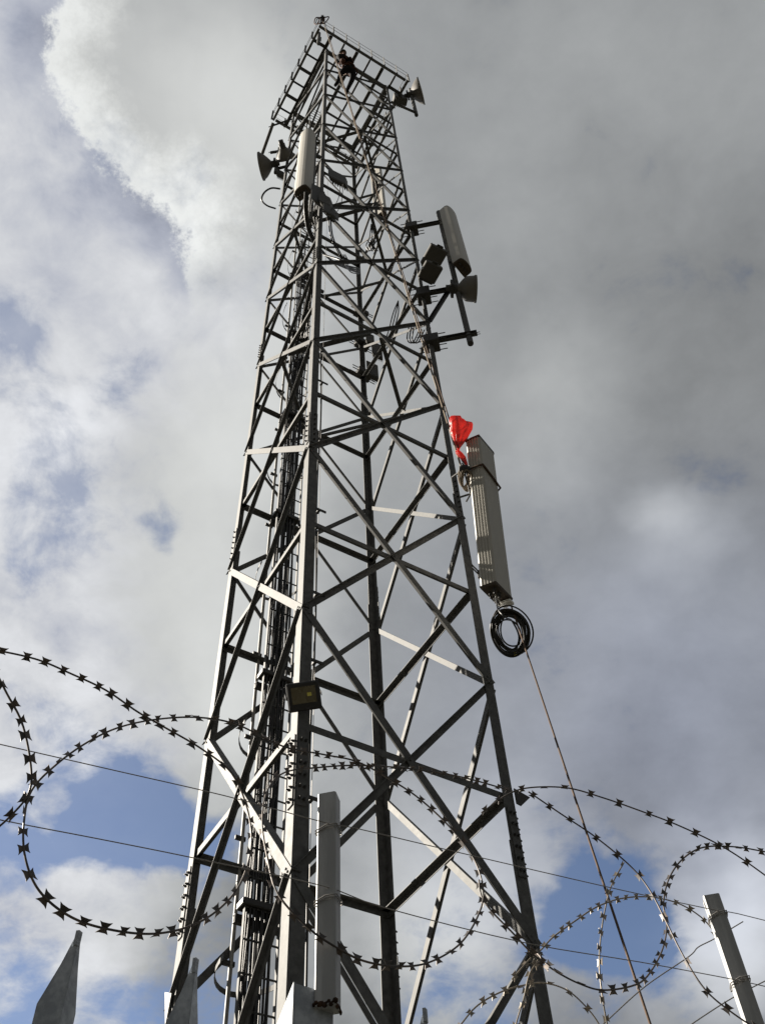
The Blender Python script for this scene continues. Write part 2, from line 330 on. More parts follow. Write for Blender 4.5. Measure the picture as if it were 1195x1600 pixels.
# legs with bolted splices
SPL = [-1.55, 0.33, 2.17, 4.17, 6.3, 8.3]
lm = MB(); ks = [-2] + SPL + [10.0]
for k0, k1 in zip(ks[:-1], ks[1:]):
    w = legw((k0 + k1) / 2); ad = 0.0 if k0 > 0 else 0
    lm.angle(leg(0, k0), leg(0, k1), e0, -e3, w, 0.010)
leg0 = lm.build('leg', M['galv'], tower)
bm_ = MB(); bm_.bolt(V((0, 0, 0)), Z, 0.014, 0.016); bm_.bolt(V((0, 0, 0)), -Z, 0.007, 0.012)
bolt0 = None
legs = [leg0] + [spin(leg0, i) for i in (1, 2, 3)]
bolt_me = None
for i, lo in enumerate(legs):
    for s in SPL[:4]:
        for q, (dirv, nrm) in enumerate(((face(i)[0], face(i)[1]), (-face(i - 1)[0], face(i - 1)[1]))):
            p = MB(); hw = 0.085 if s < 3 else 0.065; hh = 0.34 if s < 3 else 0.26
            c = leg(i, s) + dirv * (hw * 0.5 + 0.012) + nrm * 0.0065
            p.box(c, dirv, nrm, Z, hw, 0.009, hh * 2, 0.003)
            o = p.build('splice_plate', M['galv'], tower); o.parent = lo; BASE[o] = BASE[tower]
            o.matrix_local = Matrix.Rotation(-i * math.pi / 2, 4, 'Z')
            for j in range(6):
                for sd_ in ((-1, 1) if s < 1 else (0,)):
                    if bolt_me is None:
                        b = MB(); b.bolt(V((0, 0, 0)), Z, 0.013, 0.014); b.bolt(V((0, 0, 0.014)), Z, 0.008, 0.014); bolt_me = b.build('bolt', M['steel_dark']); bo = bolt_me
                    else: bo = copy_obj(bolt_me)
                    bo.parent = lo
                    pos = c + Z * ((j - 2.5) * hh * 0.33) + dirv * (sd_ * 0.02) + nrm * 0.004 - CEN
                    ax = nrm; A = ortho(ax, Z); Bv = ax.cross(A)
                    mw = Matrix(((A.x, Bv.x, ax.x, pos.x), (A.y, Bv.y, ax.y, pos.y), (A.z, Bv.z, ax.z, pos.z), (0, 0, 0, 1)))
                    bo.matrix_local = Matrix.Rotation(-i * math.pi / 2, 4, 'Z') @ mw
# braces, built once on the first face and turned to the other three
def bracew(k): return 0.085 if k <= 0 else 0.080 if k <= 2 else 0.075 if k <= 5 else 0.066
for k in range(-2, 10):
    w = bracew(k); t = 0.007; tl = 0.010; ins = 0.045
    def node(i, kk): return leg(i, kk) + (e0 if i == 0 else -e0) * ins
    # outer diagonal, in front of the leg flanges
    a, b = node(0, k + 1) - Z * 0.03, node(1, k) + Z * 0.03; d = (b - a).normalized(); up = n0.cross(d).normalized()
    if up.z < 0: up = -up
    m_ = MB(); m_.angle(a - d * 0.01 + up * w * 0.5 + n0 * 0.009, b + d * 0.05 + up * w * 0.5 + n0 * 0.009, -up, -n0, w, t)
    for q in (a - d * 0.01, a + d * 0.035, b + d * 0.01, b - d * 0.035, (a + b) / 2): m_.bolt(q + n0 * 0.009, n0, 0.010, 0.010)
    o = m_.build('diagonal_brace', M['galv'], tower); spin(o, 3)
    m_ = MB(); w5 = w * 0.85                       # on the two far faces the free flange points outwards
    m_.angle(a - d * 0.01 + up * w5 * 0.5 + n0 * 0.002, b + d * 0.05 + up * w5 * 0.5 + n0 * 0.002, -up, n0, w5, t)
    o = m_.build('diagonal_brace', M['galv'], tower); spin(o, 2); o.rotation_euler = (0, 0, math.pi / 2)
    # inner diagonal, behind them
    a, b = node(0, k) + Z * 0.03, node(1, k + 1) - Z * 0.03; d = (b - a).normalized(); up = n0.cross(d).normalized()
    if up.z < 0: up = -up
    m_ = MB(); m_.angle(a - d * 0.03 + up * w * 0.38 - n0 * (tl + 0.002 + t), b + d * 0.03 + up * w * 0.38 - n0 * (tl + 0.002 + t), -up, n0, w * 0.76, t, w * 0.6)
    o = m_.build('diagonal_brace', M['galv'], tower)
    for i in (1, 2, 3): spin(o, i)
    # horizontal through the crossing
    a, b = node(0, k + 0.5), node(1, k + 0.5); wh = w * 0.82
    m_ = MB(); off = -n0 * (tl + t + 0.006)
    m_.angle(a - e0 * 0.03 + Z * wh * 0.5 + off, b + e0 * 0.03 + Z * wh * 0.5 + off, -Z, -n0, wh, t)
    o = m_.build('horizontal_brace', M['galv'], tower)
    for i in (1, 2, 3): spin(o, i)
# plan bracing diamonds
for k in (-0.5, 3.5, 5.5, 7.5):
    p, q = (leg(0, k) + leg(1, k)) / 2, (leg(1, k) + leg(2, k)) / 2; d = (q - p).normalized()
    m_ = MB(); m_.angle(p + d * 0.10 - Z * 0.06, q - d * 0.10 - Z * 0.06, d.cross(Z), -Z, 0.06, 0.006)
    o = m_.build('plan_brace', M['galv'], tower)
    for i in (1, 2, 3): spin(o, i)
# base plates and the gusset wings on the right and left legs
bp_ = MB(); bp_.box(leg(0, 0) * 0 + V((leg(0, 0).x, leg(0, 0).y, 0.026)), e0, n0, Z, 0.4, 0.4, 0.03, 0.004)
o = bp_.build('base_plate', M['galv'], tower)
for i in (1, 2, 3): spin(o, i)
gs = MB(); q = leg(1, 0.53)
gs.prism([(0, 0.0), (0.17, -0.04), (0.05, -0.17), (0, -0.16)], q + n0 * 0.02, q + n0 * 0.03, e0, Z)
gs.build('gusset_plate', M['steel_dark'], tower)
gs = MB(); q = leg(3, 0.02)
gs.prism([(-0.06, 0.10), (0.10, 0.02), (0.06, -0.22)], q + n3 * 0.02, q + n3 * 0.03, e3, Z)
gs.build('gusset_plate', M['galv_new'], tower)

# platform: outer frame, inner beams, joists, guard rail
ZP = zl(10); PO = 2.18
def cor(i, w, z=ZP): a = AZ + i * math.pi / 2; return V((TCX + w * math.cos(a), TCY + w * math.sin(a), z))
for (wd, hgt, zz, nm) in ((PO, 0.09, ZP, 'platform_edge_beam'), (TW, 0.16, ZP - 0.09, 'platform_main_beam')):
    m_ = MB(); a, b = cor(0, wd, zz), cor(1, wd, zz); m_.channel(a + e0 * 0.002, b - e0 * 0.1, Z, -n0, hgt, 0.10 if wd == TW else 0.07, 0.008)
    o = m_.build(nm, M['galv'], tower)
    for i in (1, 2, 3): spin(o, i)
NJ = 7
oc = [cor(i, PO, ZP) for i in range(4)]
for j in range(1, NJ):
    t = j / NJ; a = oc[0].lerp(oc[1], t); b = oc[3].lerp(oc[2], t); d = (b - a).normalized(); big = j % 2 == 1
    m_ = MB(); hh = 0.10 if big else 0.055
    m_.channel(a + d * 0.08 - Z * 0.0, b - d * 0.08 - Z * 0.0, e0, -Z, hh, 0.06, 0.007)
    m_.build('platform_joist', M['galv'], tower)
for s, (ia, ib) in enumerate(((3, 0), (2, 1))):           # cross stubs on the two sides the joists run along
    for j in range(1, NJ):
        t = j / NJ; a = oc[ia].lerp(oc[ib], t); b = CEN * 0 + cor(ia, TW).lerp(cor(ib, TW), min(1, max(0, (t - 0.15) / 0.7)))
        d = e0 if s == 0 else -e0
        L = (PO - TW) * math.sqrt(2) / 2 * 1.0
        m_ = MB(); m_.channel(a + d * 0.03, a + d * (L + 0.02), d.cross(Z), -Z, 0.09 if j % 2 == 0 else 0.05, 0.055, 0.006)
        m_.build('platform_stub', M['galv'], tower)
rail_h = 1.0
for i in range(4):
    a, b = oc[i], oc[(i + 1) % 4]; e, nn = face(i)
    for j in range(0, NJ):
        p = a.lerp(b, j / NJ) + nn * 0.006
        m_ = MB(); m_.angle(p + Z * -0.05, p + Z * rail_h, e, nn, 0.045, 0.006); m_.build('guard_post', M['galv'], tower)
    for h in (0.5, 0.97):
        m_ = MB(); m_.tube([a + Z * h + nn * 0.014, a.lerp(b, 0.5) + Z * (h - 0.015) + nn * 0.014, b + Z * h + nn * 0.014], 0.006, 5); m_.build('guard_wire', M['galv'], tower)

# concrete footings
fo = MB(); fo.box(leg(0, -2) * 1.0 + V((0, 0, -leg(0, -2).z + 0.005)), e0, n0, Z, 0.75, 0.75, 0.006, 0.0)
tag(fo.build('tower_footing', M['concrete']), kind='structure')
for i in (1, 2, 3):
    f2 = copy_obj(bpy.data.objects['tower_footing']); f2.location = leg(i, -2) - leg(0, -2)

# ------------------------------------------------------------------ ladder, conduit, cables inside the tower
eLB, nLB = face(2)                                # back-left face, from B to L
pl0 = leg(3, 0) - nLB * 0.20
def on_back(px, py, inset=0.20): return atpl(px, py, leg(3, 0) - nLB * inset, nLB)
lad_r = on_back(461, 950, 0.28); lad_dir = -eLB
ladder = empty('caged_ladder', V((lad_r.x, lad_r.y, 0)), 'narrow rung ladder with safety hoops inside the left side of the tower', 'ladder')
lw = 0.34; lx, ly = lad_r.x, lad_r.y
for s in (0, 1):
    p = V((lx, ly, 0)) - lad_dir * (lw * s)
    m_ = MB(); m_.bar(p + Z * 0.1, p + Z * (ZP + 1), lad_dir, nLB, 0.012, 0.04); m_.build('stile', M['galv'], ladder)
rung = None
for k in range(3, 112):
    z = 0.4 + 0.3 * k
    if rung is None:
        m_ = MB(); p = V((lx, ly, 0)); m_.tube([p, p - lad_dir * lw], 0.010, 5); rung = m_.build('rung', M['galv'], ladder); r_ = rung
    else: r_ = copy_obj(rung, ladder)
    r_.location = (0, 0, z)
hoop = None; hoop_r = 0.36
for k in range(12):
    z = 3.3 + k * 2.6
    if hoop is None:
        c = V((lx, ly, 0)) - lad_dir * lw / 2 - nLB * 0.0
        pts = [c + lad_dir * (lw * 0.5 * math.cos(a) * 1.9) + nLB * (hoop_r * 1.5 * math.sin(a)) for a in [math.pi * q / 16 for q in range(17)]]
        m_ = MB()
        ring = []
        for q, p in enumerate(pts):
            d = (pts[min(q + 1, 16)] - pts[max(q - 1, 0)]).normalized(); o_ = d.cross(Z)
            ring.append([p - Z * 0.025, p + Z * 0.025, p + Z * 0.025 + o_ * 0.005, p - Z * 0.025 + o_ * 0.005])
        m_.loft(ring); hoop = m_.build('safety_hoop', M['galv'], ladder); h_ = hoop
    else: h_ = copy_obj(hoop, ladder)
    h_.location = (0, 0, z)
# conduit with clips
cp = on_back(384, 1250, 0.02)
cond = empty('riser_conduit', V((cp.x, cp.y, 0)), 'thin pale vertical conduit with clips left of the black cable bundle', 'conduit')
m_ = MB(); m_.tube([V((cp.x, cp.y, 0.2)), V((cp.x, cp.y, 20)), V((cp.x, cp.y, ZP))], 0.020, 8); m_.build('tube', M['galv_new'], cond)
clip = None
for k in range(1, 24):
    if clip is None:
        m_ = MB(); m_.box(V((cp.x, cp.y, 0)) + eLB * 0.02, eLB, nLB, Z, 0.11, 0.03, 0.045, 0.003); clip = m_.build('clip', M['steel_dark'], cond); c_ = clip
    else: c_ = copy_obj(clip, cond)
    c_.location = (0, 0, 1.0 + k * 1.25)
# feeder cables
cb = on_back(412, 1250, 0.20)
for k in range(21):
    row = k % 7; lay = k // 7
    x0 = cb + eLB * (0.10 - row * 0.036) - nLB * (0.03 + 0.03 * lay); rad = random.choice((0.009, 0.012, 0.014, 0.010))
    top = random.choice((zl(6.2), zl(7.0), zl(4.4), zl(8.2), zl(5.6))) if k else zl(6.5)
    pts = []; z = 0.3; ph = random.random() * 6
    while z < top:
        pts.append(V((x0.x, x0.y, z)) + eLB * (0.012 * math.sin(z * 1.3 + ph)) + nLB * (0.010 * math.sin(z * 0.9 + ph * 2))); z += 0.6
    if k % 2 == 0:                                # half of them cross to the near leg and climb it
        pts = [p for p in pts if p.z < zl(3.9)]
        nl = leg(0, 0); nl = V((nl.x, nl.y, 0)) - e3 * (0.10 + 0.022 * (k // 2)) - n3 * 0.10; j_ = random.uniform(-.12, .12)
        pts = spline(pts[-3:] + [V((x0.x, x0.y, zl(4.12))) + e3 * 0.10, V((x0.x, x0.y, 0)).lerp(nl, 0.5) + Z * (zl(4.22) + j_), nl + Z * (zl(4.55) + j_), nl + Z * zl(5.2), nl + Z * (zl(6.2) + j_ * 3)], 4) if len(pts) < 4 else pts[:-1] + spline([pts[-1], V((x0.x, x0.y, zl(4.12))) + e3 * 0.10, V((x0.x, x0.y, 0)).lerp(nl, 0.5) + Z * (zl(4.22) + j_), nl + Z * (zl(4.55) + j_), nl + Z * zl(5.2), nl + Z * (zl(6.2) + j_ * 3)], 5)
    m_ = MB(); m_.tube(pts, rad, 6)
    thing(m_, 'feeder_cable', M['cable'], 'black feeder cable in the thick vertical bundle inside the tower', 'cable', 'black feeder cables bundled up the tower')
# cross bars that hold the bundle
rack = empty('cable_rack', V((cb.x, cb.y, 0)), 'row of dark cross bars and clamps holding the black cable bundle inside the tower', 'cable rack')
for k in (-0.4, 0.3, 1.32, 2.42, 3.4, 4.45, 5.5):
    c = V((cb.x, cb.y, zl(k))) - nLB * -0.03
    m_ = MB(); m_.channel(c + eLB * 0.18, c - eLB * 0.55, Z, nLB, 0.08, 0.05, 0.006)
    m_.build('support_bar', M['steel_dark'], rack)
    m_ = MB(); m_.box(V((cb.x, cb.y, zl(k) + 0.09)) - nLB * 0.05, eLB, nLB, Z, 0.36, 0.15, 0.07, 0.01)
    m_.build('cable_clamp', M['cable'], rack)

# feeder down the near leg on stand-off brackets, and a thin wire beside it
def down(px, py, dep_leg=0, out=0.06):
    z = zat(leg(dep_leg, 0).x, leg(dep_leg, 0).y, py); return z
p_n = leg(0, 0) + e0 * 0.16 - n0 * 0.06
fc = [V((p_n.x, p_n.y, z)) + e0 * (0.012 * math.sin(z * 1.7)) for z in [4.2 + 0.5 * q for q in range(20)]]
m_ = MB(); m_.tube(spline(fc, 3), 0.010, 6)
pcab = empty('power_cable', V((p_n.x, p_n.y, 4.2)), 'single black cable on small stand-off brackets just right of the near tower leg', 'cable')
m_.build('cable', M['cable'], pcab)
for z in (6.2, 7.65, 8.55, 9.9, 11.3, 12.7):
    q = leg(0, 0); q = V((q.x, q.y, z)) - n0 * 0.012
    m_ = MB(); m_.bar(q + e0 * 0.06, q + e0 * 0.24, n0, Z, 0.012, 0.03); m_.box(q + e0 * 0.16 - n0 * 0.03, e0, n0, Z, 0.03, 0.05, 0.03, 0.004)
    m_.build('standoff_bracket', M['steel_dark'], pcab)
p_w = leg(0, 0) + e0 * 0.30 - n0 * 0.3
m_ = MB(); m_.tube([V((p_w.x, p_w.y, 1.0)), V((p_w.x, p_w.y, 9)), V((p_w.x + 0.02, p_w.y, 22))], 0.0035, 5)
thing(m_, 'thin_wire', M['wire'], 'hair-thin grey wire hanging straight down behind the near tower leg', 'wire')

# ------------------------------------------------------------------ floodlight on the near leg
fl_c = V((leg(0, 0).x, leg(0, 0).y, zat(leg(0, 0).x, leg(0, 0).y, 1087))) + V((-0.02, -0.15, -0.09))
fl_c = atd(475, 1088, (fl_c - EYE).dot(FWD))
flood = empty('floodlight', fl_c, 'small square black floodlight with yellowish panel on the near tower leg', 'floodlight')
fn = (EYE + V((0.6, 0, -0.4)) - fl_c).normalized(); fx = (V((1, 0.0, 0.11)) - fn * V((1, 0.0, 0.11)).dot(fn)).normalized(); fy = fn.cross(fx)
m_ = MB(); m_.box(fl_c - fn * 0.02, fx, fy, fn, 0.275, 0.235, 0.05, 0.012)
for k in range(9): m_.box(fl_c - fn * 0.058 + fx * (k - 4) * 0.026, fx, fy, fn, 0.006, 0.19, 0.03, 0)
hs = m_.build('housing', M['flood'], flood)
m_ = MB(); m_.box(fl_c + fn * 0.006 + fy * 0.012, fx, fy, fn, 0.20, 0.135, 0.006, 0.001); m_.build('lens', M['flood_lens'], flood)
m_ = MB(); m_.box(fl_c + fn * 0.010 + fy * 0.012 + fx * 0.045, fx, fy, fn, 0.035, 0.03, 0.004, 0.001); m_.build('lamp_chip', M['cable_tie'], flood)
m_ = MB()
for s in (-1, 1): m_.bar(fl_c + fx * (0.147 * s) - fn * 0.02, fl_c + fx * (0.147 * s) - fn * 0.14 + fy * 0.02, fy, fx, 0.03, 0.005)
m_.bar(fl_c - fx * 0.15 - fn * 0.14 + fy * 0.02, fl_c + fx * 0.15 - fn * 0.14 + fy * 0.02, fy, fn, 0.03, 0.005)
m_.build('bracket', M['flood'], flood)

# ------------------------------------------------------------------ antennas, dishes, radios
def panel_prof(w, d, rnd=0.5):                   # rounded front at -y
    pts = [(w / 2, d / 2), (-w / 2, d / 2), (-w / 2, -d * 0.1)]
    for k in range(1, 8):
        a = math.pi * k / 8; pts.append((-w / 2 * math.cos(a) * 1.0, -d * 0.1 - d * 0.4 * math.sin(a) ** 0.7))
    pts.append((w / 2, -d * 0.1)); return pts
def panel_antenna(base, ax, front, w, d, L, label, group, pipe=None, bottom='cable'):
    """base = middle of the bottom end; ax = long axis; front = facing direction"""
    ax = ax.normalized(); fr = ortho(ax, front); sx = ax.cross(fr)
    t = empty('panel_antenna', base, label, 'antenna', group)
    prof = panel_prof(w, d)
    def ring(h, s): return [base + ax * h + sx * (x * s) - fr * (y * s) for x, y in prof]
    MB().loft([ring(0.0, 1.0), ring(L - 0.02, 1.0), ring(L, 0.94)], smooth=False).build('radome', M['radome'], t)
    MB().loft([ring(-0.03, 0.96), ring(-0.001, 1.01)]).build('end_cap', M['plate_brown'], t)
    con = MB()
    for k in range(4):
        q = base + sx * ((k - 1.5) * w * 0.2) - ax * 0.03; con.lathe(q, -ax, [(0, 0.016), (0.05, 0.016), (0.05, 0.011), (0.09, 0.011)], 8)
    con.build('connectors', M['steel_dark'], t)
    for h in (0.15 * L, 0.85 * L):
        b_ = MB(); q = base + ax * h - fr * (d / 2 + 0.045); b_.box(q, sx, fr, ax, 0.10, 0.09, 0.07, 0.005); b_.box(q - fr * 0.05, sx, fr, ax, 0.17, 0.03, 0.045, 0.004)
        b_.build('tilt_bracket', M['steel_dark'], t)
    return t
def dish(c, ax, r, depth, label, group, drum=0.0):
    """c = middle of the open rim, ax = facing direction"""
    ax = ax.normalized(); t = empty('microwave_dish', c, label, 'dish', group)
    prof = [(-depth, 0.07), (-depth * 0.96, 0.10), (-depth * 0.7, r * 0.55), (-depth * 0.4, r * 0.82), (-depth * 0.12, r * 0.97), (0, r)]
    if drum: prof = [(-depth, 0.08), (-depth * 0.93, r * 0.35), (-depth * 0.72, r * 0.70), (-depth * 0.55, r * 0.9), (-depth * 0.5, r * 0.94), (0, r)]
    MB().lathe(c, ax, prof, 36, caps=True).build('shell', M['dish'], t)
    MB().lathe(c, ax, [(-0.03, r * 1.0), (-0.03, r * 1.035), (0.012, r * 1.035), (0.012, r * 1.0)], 36, caps=False, smooth=False).build('rim', M['dish'], t)
    MB().lathe(c, ax, [(0.004, r * 1.0), (0.02, r * 0.7), (0.032, 0.01)], 36, caps=False).build('face_cover', M['dish_face'], t)
    MB().lathe(c - ax * depth, -ax, [(0, 0.09), (0.10, 0.09), (0.11, 0.07), (0.2, 0.07)], 14, smooth=False).build('feed_housing', M['radio_dark'], t)
    b_ = MB(); s = ortho(ax, X.cross(ax) if abs(ax.x) < .9 else Y); b_.box(c - ax * (depth + 0.09), ax, s, Z, 0.05, 0.26, 0.22, 0.006); b_.build('mount_clamp', M['steel_dark'], t)
    return t
def radio(c, xd, yd, zd, sx, sy, sz, label, group, m='radio'):
    t = empty('radio_unit', c, label, 'radio unit', group)
    MB().box(c, xd, yd, zd, sx, sy * 0.6, sz, 0.012).build('casing', M[m], t)
    f = MB()
    for k in range(7): f.box(c + yd * (sy * 0.42) + xd * ((k - 3) * sx * 0.135), xd, yd, zd, sx * 0.045, sy * 0.3, sz * 0.94)
    f.build('heat_fins', M['radio_dark'], t)
    MB().box(c - zd * (sz / 2 + 0.012), xd, yd, zd, sx * 0.8, sy * 0.5, 0.03, 0.004).build('connector_plate', M['radio_dark'], t)
    MB().box(c + zd * (sz / 2 + 0.02), xd, yd, zd, sx * 0.35, 0.02, 0.045, 0.004).build('handle', M['radio_dark'], t)
    return t
def stay(name, p, q, w, m, parent):
    m_ = MB(); d = (q - p).normalized(); A = ortho(d, Z); B = d.cross(A)
    m_.channel(p, q, A, B, w, w * 0.55, 0.006)
    for s in (-1, 1):
        m_.ubolt(p + d * 0.03 + B * 0.02 + A * (s * w * 0.32) - d * 0.13, d, 0.26, 0.007); m_.ubolt(q - d * 0.03 + B * 0.02 + A * (s * w * 0.32) - d * 0.10, d, 0.18, 0.006)
    return m_.build(name, m, parent)
def pipe(p, q, r, parent):
    m_ = MB(); d = (q - p); m_.tube([p, q], r, 12); o = m_.build('mount_pipe', M['galv'], parent)
    k = MB(); k.tube([p - d.normalized() * 0.012, p + d.normalized() * 0.002], r * 0.72, 12)  # black disc on the closed end, painting the shade inside a hollow pipe
    k.build('bore_shade_disc', M['trim'], o); return o
def radial(i): v = leg(i, 0) - CEN; v.z = 0; return v.normalized()

# --- right-hand mount on the R leg
GM = 'antenna mounts on the tower legs'
pr = atz(689, 349, 20.9); pr.z = 0
zb, zt = zat(pr.x, pr.y, 537), zat(pr.x, pr.y, 345)
mR = empty('antenna_mount', V((pr.x, pr.y, zb)), 'long steel pipe on three dark arms right of the tower carrying a panel and dish', 'antenna mount', GM)
pipe(V((pr.x, pr.y, zb)), V((pr.x, pr.y, zt + 0.5)), 0.05, mR)
def leg_at(i, z): q = leg(i, 0); return V((q.x, q.y, z))
z1, z2, z3 = zat(pr.x, pr.y, 525), zat(pr.x, pr.y, 452), 20.9
d_ = (V((pr.x, pr.y, 0)) - V((leg(1, 0).x, leg(1, 0).y, 0))).normalized()
stay('mount_arm', leg_at(1, z1) - d_ * 0.05, V((pr.x, pr.y, z1)) + d_ * 0.14, 0.11, M['steel_dark'], mR)
stay('mount_arm', leg_at(1, z2) - d_ * 0.05, V((pr.x, pr.y, z2)) + d_ * 0.05, 0.11, M['steel_dark'], mR)
stay('mount_arm', leg_at(1, z3) - d_ * 0.05, V((pr.x, pr.y, z3)) + d_ * 0.05, 0.11, M['steel_dark'], mR)
stay('mount_strut', leg_at(1, z2 - 1.1), V((pr.x, pr.y, z2 + 0.35)), 0.08, M['steel_dark'], mR)
for z, h in ((z1, 0.24), (z3, 0.24), (z2, 0.3)):
    m_ = MB(); q = leg_at(1, z) - radial(1) * 0.02; m_.box(q, d_, d_.cross(Z), Z, 0.24, 0.24, h, 0.01)
    for s in (-1, 1):
        for s2 in (-1, 1): m_.ubolt(q + Z * (s * h * 0.35) + d_.cross(Z) * (s2 * 0.1) - d_ * 0.22, d_, 0.46, 0.009)
    m_.build('leg_clamp', M['steel_dark'], mR)
fr3 = V((0.80, -0.6, 0)).normalized(); q3 = V((pr.x, pr.y, 0)) + fr3 * 0.20
za, zb3 = zat(q3.x, q3.y, 333), zat(q3.x, q3.y, 417)
panel_antenna(V((q3.x + 0.02, q3.y, zb3)), Z, fr3, 0.36, 0.22, za - zb3, 'white panel antenna with shadow stripes on the pipe right of the tower', 'panel antennas')
q = atd(736, 452, (V((pr.x, pr.y, z2)) - EYE).dot(FWD) - 0.1)
dish(q + X * 0.08, V((1, 0.05, -0.06)), 0.235, 0.33, 'small round grey drum dish facing right on the pipe below the white panel', 'microwave dishes', drum=1)
dd = (V((pr.x, pr.y, z2 + .8)) - EYE).dot(FWD)
xr = V((0.86, 0.5, 0)); yr = V((-0.5, 0.86, 0))
radio(atd(678, 402, dd), xr, Z, -yr, 0.36, 0.16, 0.42, 'upper pale grey radio box lying beside the right-hand pipe behind the striped panel', 'radio units')
radio(atd(672, 425, dd - 0.5), xr, Z, -yr, 0.34, 0.16, 0.34, 'lower grey radio box close against the right tower leg near the dish', 'radio units')

# --- near-leg antenna
g1 = V((-0.55, -0.83, 0)).normalized()
zt1 = zat(leg(0, 0).x - 0.28, leg(0, 0).y - 0.3, 210); c1 = atz(480, 210, zt1); zb1 = zat(c1.x, c1.y, 300)
panel_antenna(V((c1.x, c1.y, zb1)), Z, g1, 0.30, 0.22, zt1 - zb1, 'tall white panel antenna standing in front of the near tower leg below the platform', 'panel antennas')
pp = V((c1.x, c1.y, 0)) - g1 * 0.26
mN = empty('antenna_mount', V((pp.x, pp.y, zb1 - 0.9)), 'steel pipe and dark arms holding the white panel at the near tower leg', 'antenna mount', GM)
pipe(V((pp.x, pp.y, zb1 - 0.9)), V((pp.x, pp.y, zt1 - 0.1)), 0.045, mN)
for h, tx in ((zb1 - 0.5, 'lower'), (zt1 - 0.6, 'upper')):
    stay('mount_arm', leg_at(0, h) - V((0, 0, 0)), V((pp.x, pp.y, h)) + (V((pp.x, pp.y, 0)) - leg_at(0, 0)).normalized() * 0.05, 0.10, M['steel_dark'], mN)
dn = (leg_at(0, zb1) - EYE).dot(FWD)
radio(atd(528, 279, dn + 0.1), xr, V((0.3, 0.9, 0)).normalized(), Z, 0.36, 0.2, 0.44, 'dark radio box to the right of the near leg beside the white panel', 'radio units', 'radio_dark')  # dark casing colour in this cluster stands in for the panel's shade
radio(atd(509, 315, dn - 0.6), xr, V((0.3, 0.9, 0)).normalized(), Z, 0.22, 0.2, 0.42, 'grey radio box under the white panel on the near leg', 'radio units')
radio(atd(497, 305, dn - 0.4), xr, V((0.5, 0.8, 0)).normalized(), Z, 0.2, 0.2, 0.8, 'narrow dark filter box hugging the near leg under the white panel', 'radio units', 'radio_dark')
radio(atd(516, 330, dn - 0.9), xr, V((0.5, 0.8, 0)).normalized(), Z, 0.22, 0.18, 0.36, 'dark radio box hanging lowest in the cluster on the near leg', 'radio units', 'radio_dark')
# jumper cables hanging below the cluster
J = 'black jumper cables hanging under the near-leg antenna'
def hang(pts, dep, r, label, group=None, m='cable', name='jumper_cable'):
    m_ = MB(); m_.tube(spline([atd(x, y, dep + (pz if pz else 0)) for x, y, pz in pts], 6), r, 6); return thing(m_, name, M[m], label, 'cable', group)
dj = dn - 0.9
for k in range(3):
    o = k * 2.2
    hang([(477 + o, 300, 0), (476 + o, 330, 0), (481 + o, 360, .2), (494 + o, 385, .6), (512 + o, 402 + o, 1.2), (530 + o, 412 + o, 1.8), (562, 420 + o * 1.6, 3.2)], dj, 0.017, 'thick black cable sweeping from the near-leg white panel to the back leg', J)
for k in range(2):
    o = k * 3
    hang([(513 + o, 335, 0), (517 + o, 370, 0), (530 + o, 398, 0), (534 + o, 407, .2), (525 + o, 404, .5), (505, 398, .8)], dj, 0.013, 'thin black jumper cable looping right of the near leg', J)
    hang([(536 + o, 398, 0), (542 + o, 410, 0.2), (540 + o, 414, .4), (548, 425, 1.4), (560, 428, 2.5)], dj, 0.011, 'thin black drip loop right of the near leg', J)
for k in range(4):
    o = k * 5
    hang([(488 + o, 312, 0), (486 + o * .9, 340, .1), (496 + o * .3, 368 - o, .2), (502, 392, .3)], dj + .3, 0.012, 'thin black jumper cable tangled tight against the near leg', J)
hang([(532, 290, 0), (528, 312, 0), (516, 330, 0)], dj, 0.006, 'thin wire drooping left from the dark radio box by the near leg', 'wires under the dark radio box')
hang([(536, 288, 0), (533, 318, 0), (521, 340, 0)], dj, 0.006, 'thin wire drooping right from the dark radio box by the near leg', 'wires under the dark radio box')
hang([(438, 295, 0), (424, 294, 0), (413, 301, 0), (409, 312, 0), (417, 321, 0), (431, 326, 0)], (leg_at(3, zl(7)) - EYE).dot(FWD), 0.022, 'stiff black cable bowing out in a loop from the left tower leg', None)

# --- panel seen through the lattice at the back leg
zq = zl(6.6); c2 = atz(588, 268, zat(leg(2, 0).x + .4, leg(2, 0).y + .2, 268)); zb2 = zat(c2.x, c2.y, 338)
panel_antenna(V((c2.x, c2.y, zb2)), Z, V((0.55, 0.83, 0)), 0.34, 0.2, c2.z - zb2, 'pale panel antenna seen through the lattice beside the back tower leg', 'panel antennas')
pq = V((c2.x, c2.y, 0)) - V((0.55, 0.83, 0)) * 0.25
mB = empty('antenna_mount', V((pq.x, pq.y, zb2 - .4)), 'steel pipe, arm and bolted clamps at the back tower leg', 'antenna mount', GM)
pipe(V((pq.x, pq.y, zb2 - .4)), V((pq.x, pq.y, c2.z)), 0.045, mB)
stay('mount_arm', leg_at(2, zb2 + .3), V((pq.x, pq.y, zb2 + .3)) + X * 0.03, 0.10, M['steel_dark'], mB)
db = (leg_at(2, zl(4.9)) - EYE).dot(FWD)
for k in range(4):
    o = k * 4
    hang([(580, 350, 0), (577 + o, 372, 0), (572 + o, 384, -.1), (578 + o, 392, -.2), (586 - o, 376, -.1)], db + 2, 0.012, 'thin cable coiled loosely under the pale panel at the back leg', 'loose cables at the back leg')
radio(atd(589, 548, db - .1), xr, Y, Z, 0.24, 0.16, 0.5, 'pale radio box fixed to the back tower leg half way up', 'radio units')
radio(atd(578, 530, db + .1), xr, Y, Z, 0.2, 0.14, 0.36, 'darker radio box just above the pale one on the back tower leg', 'radio units')
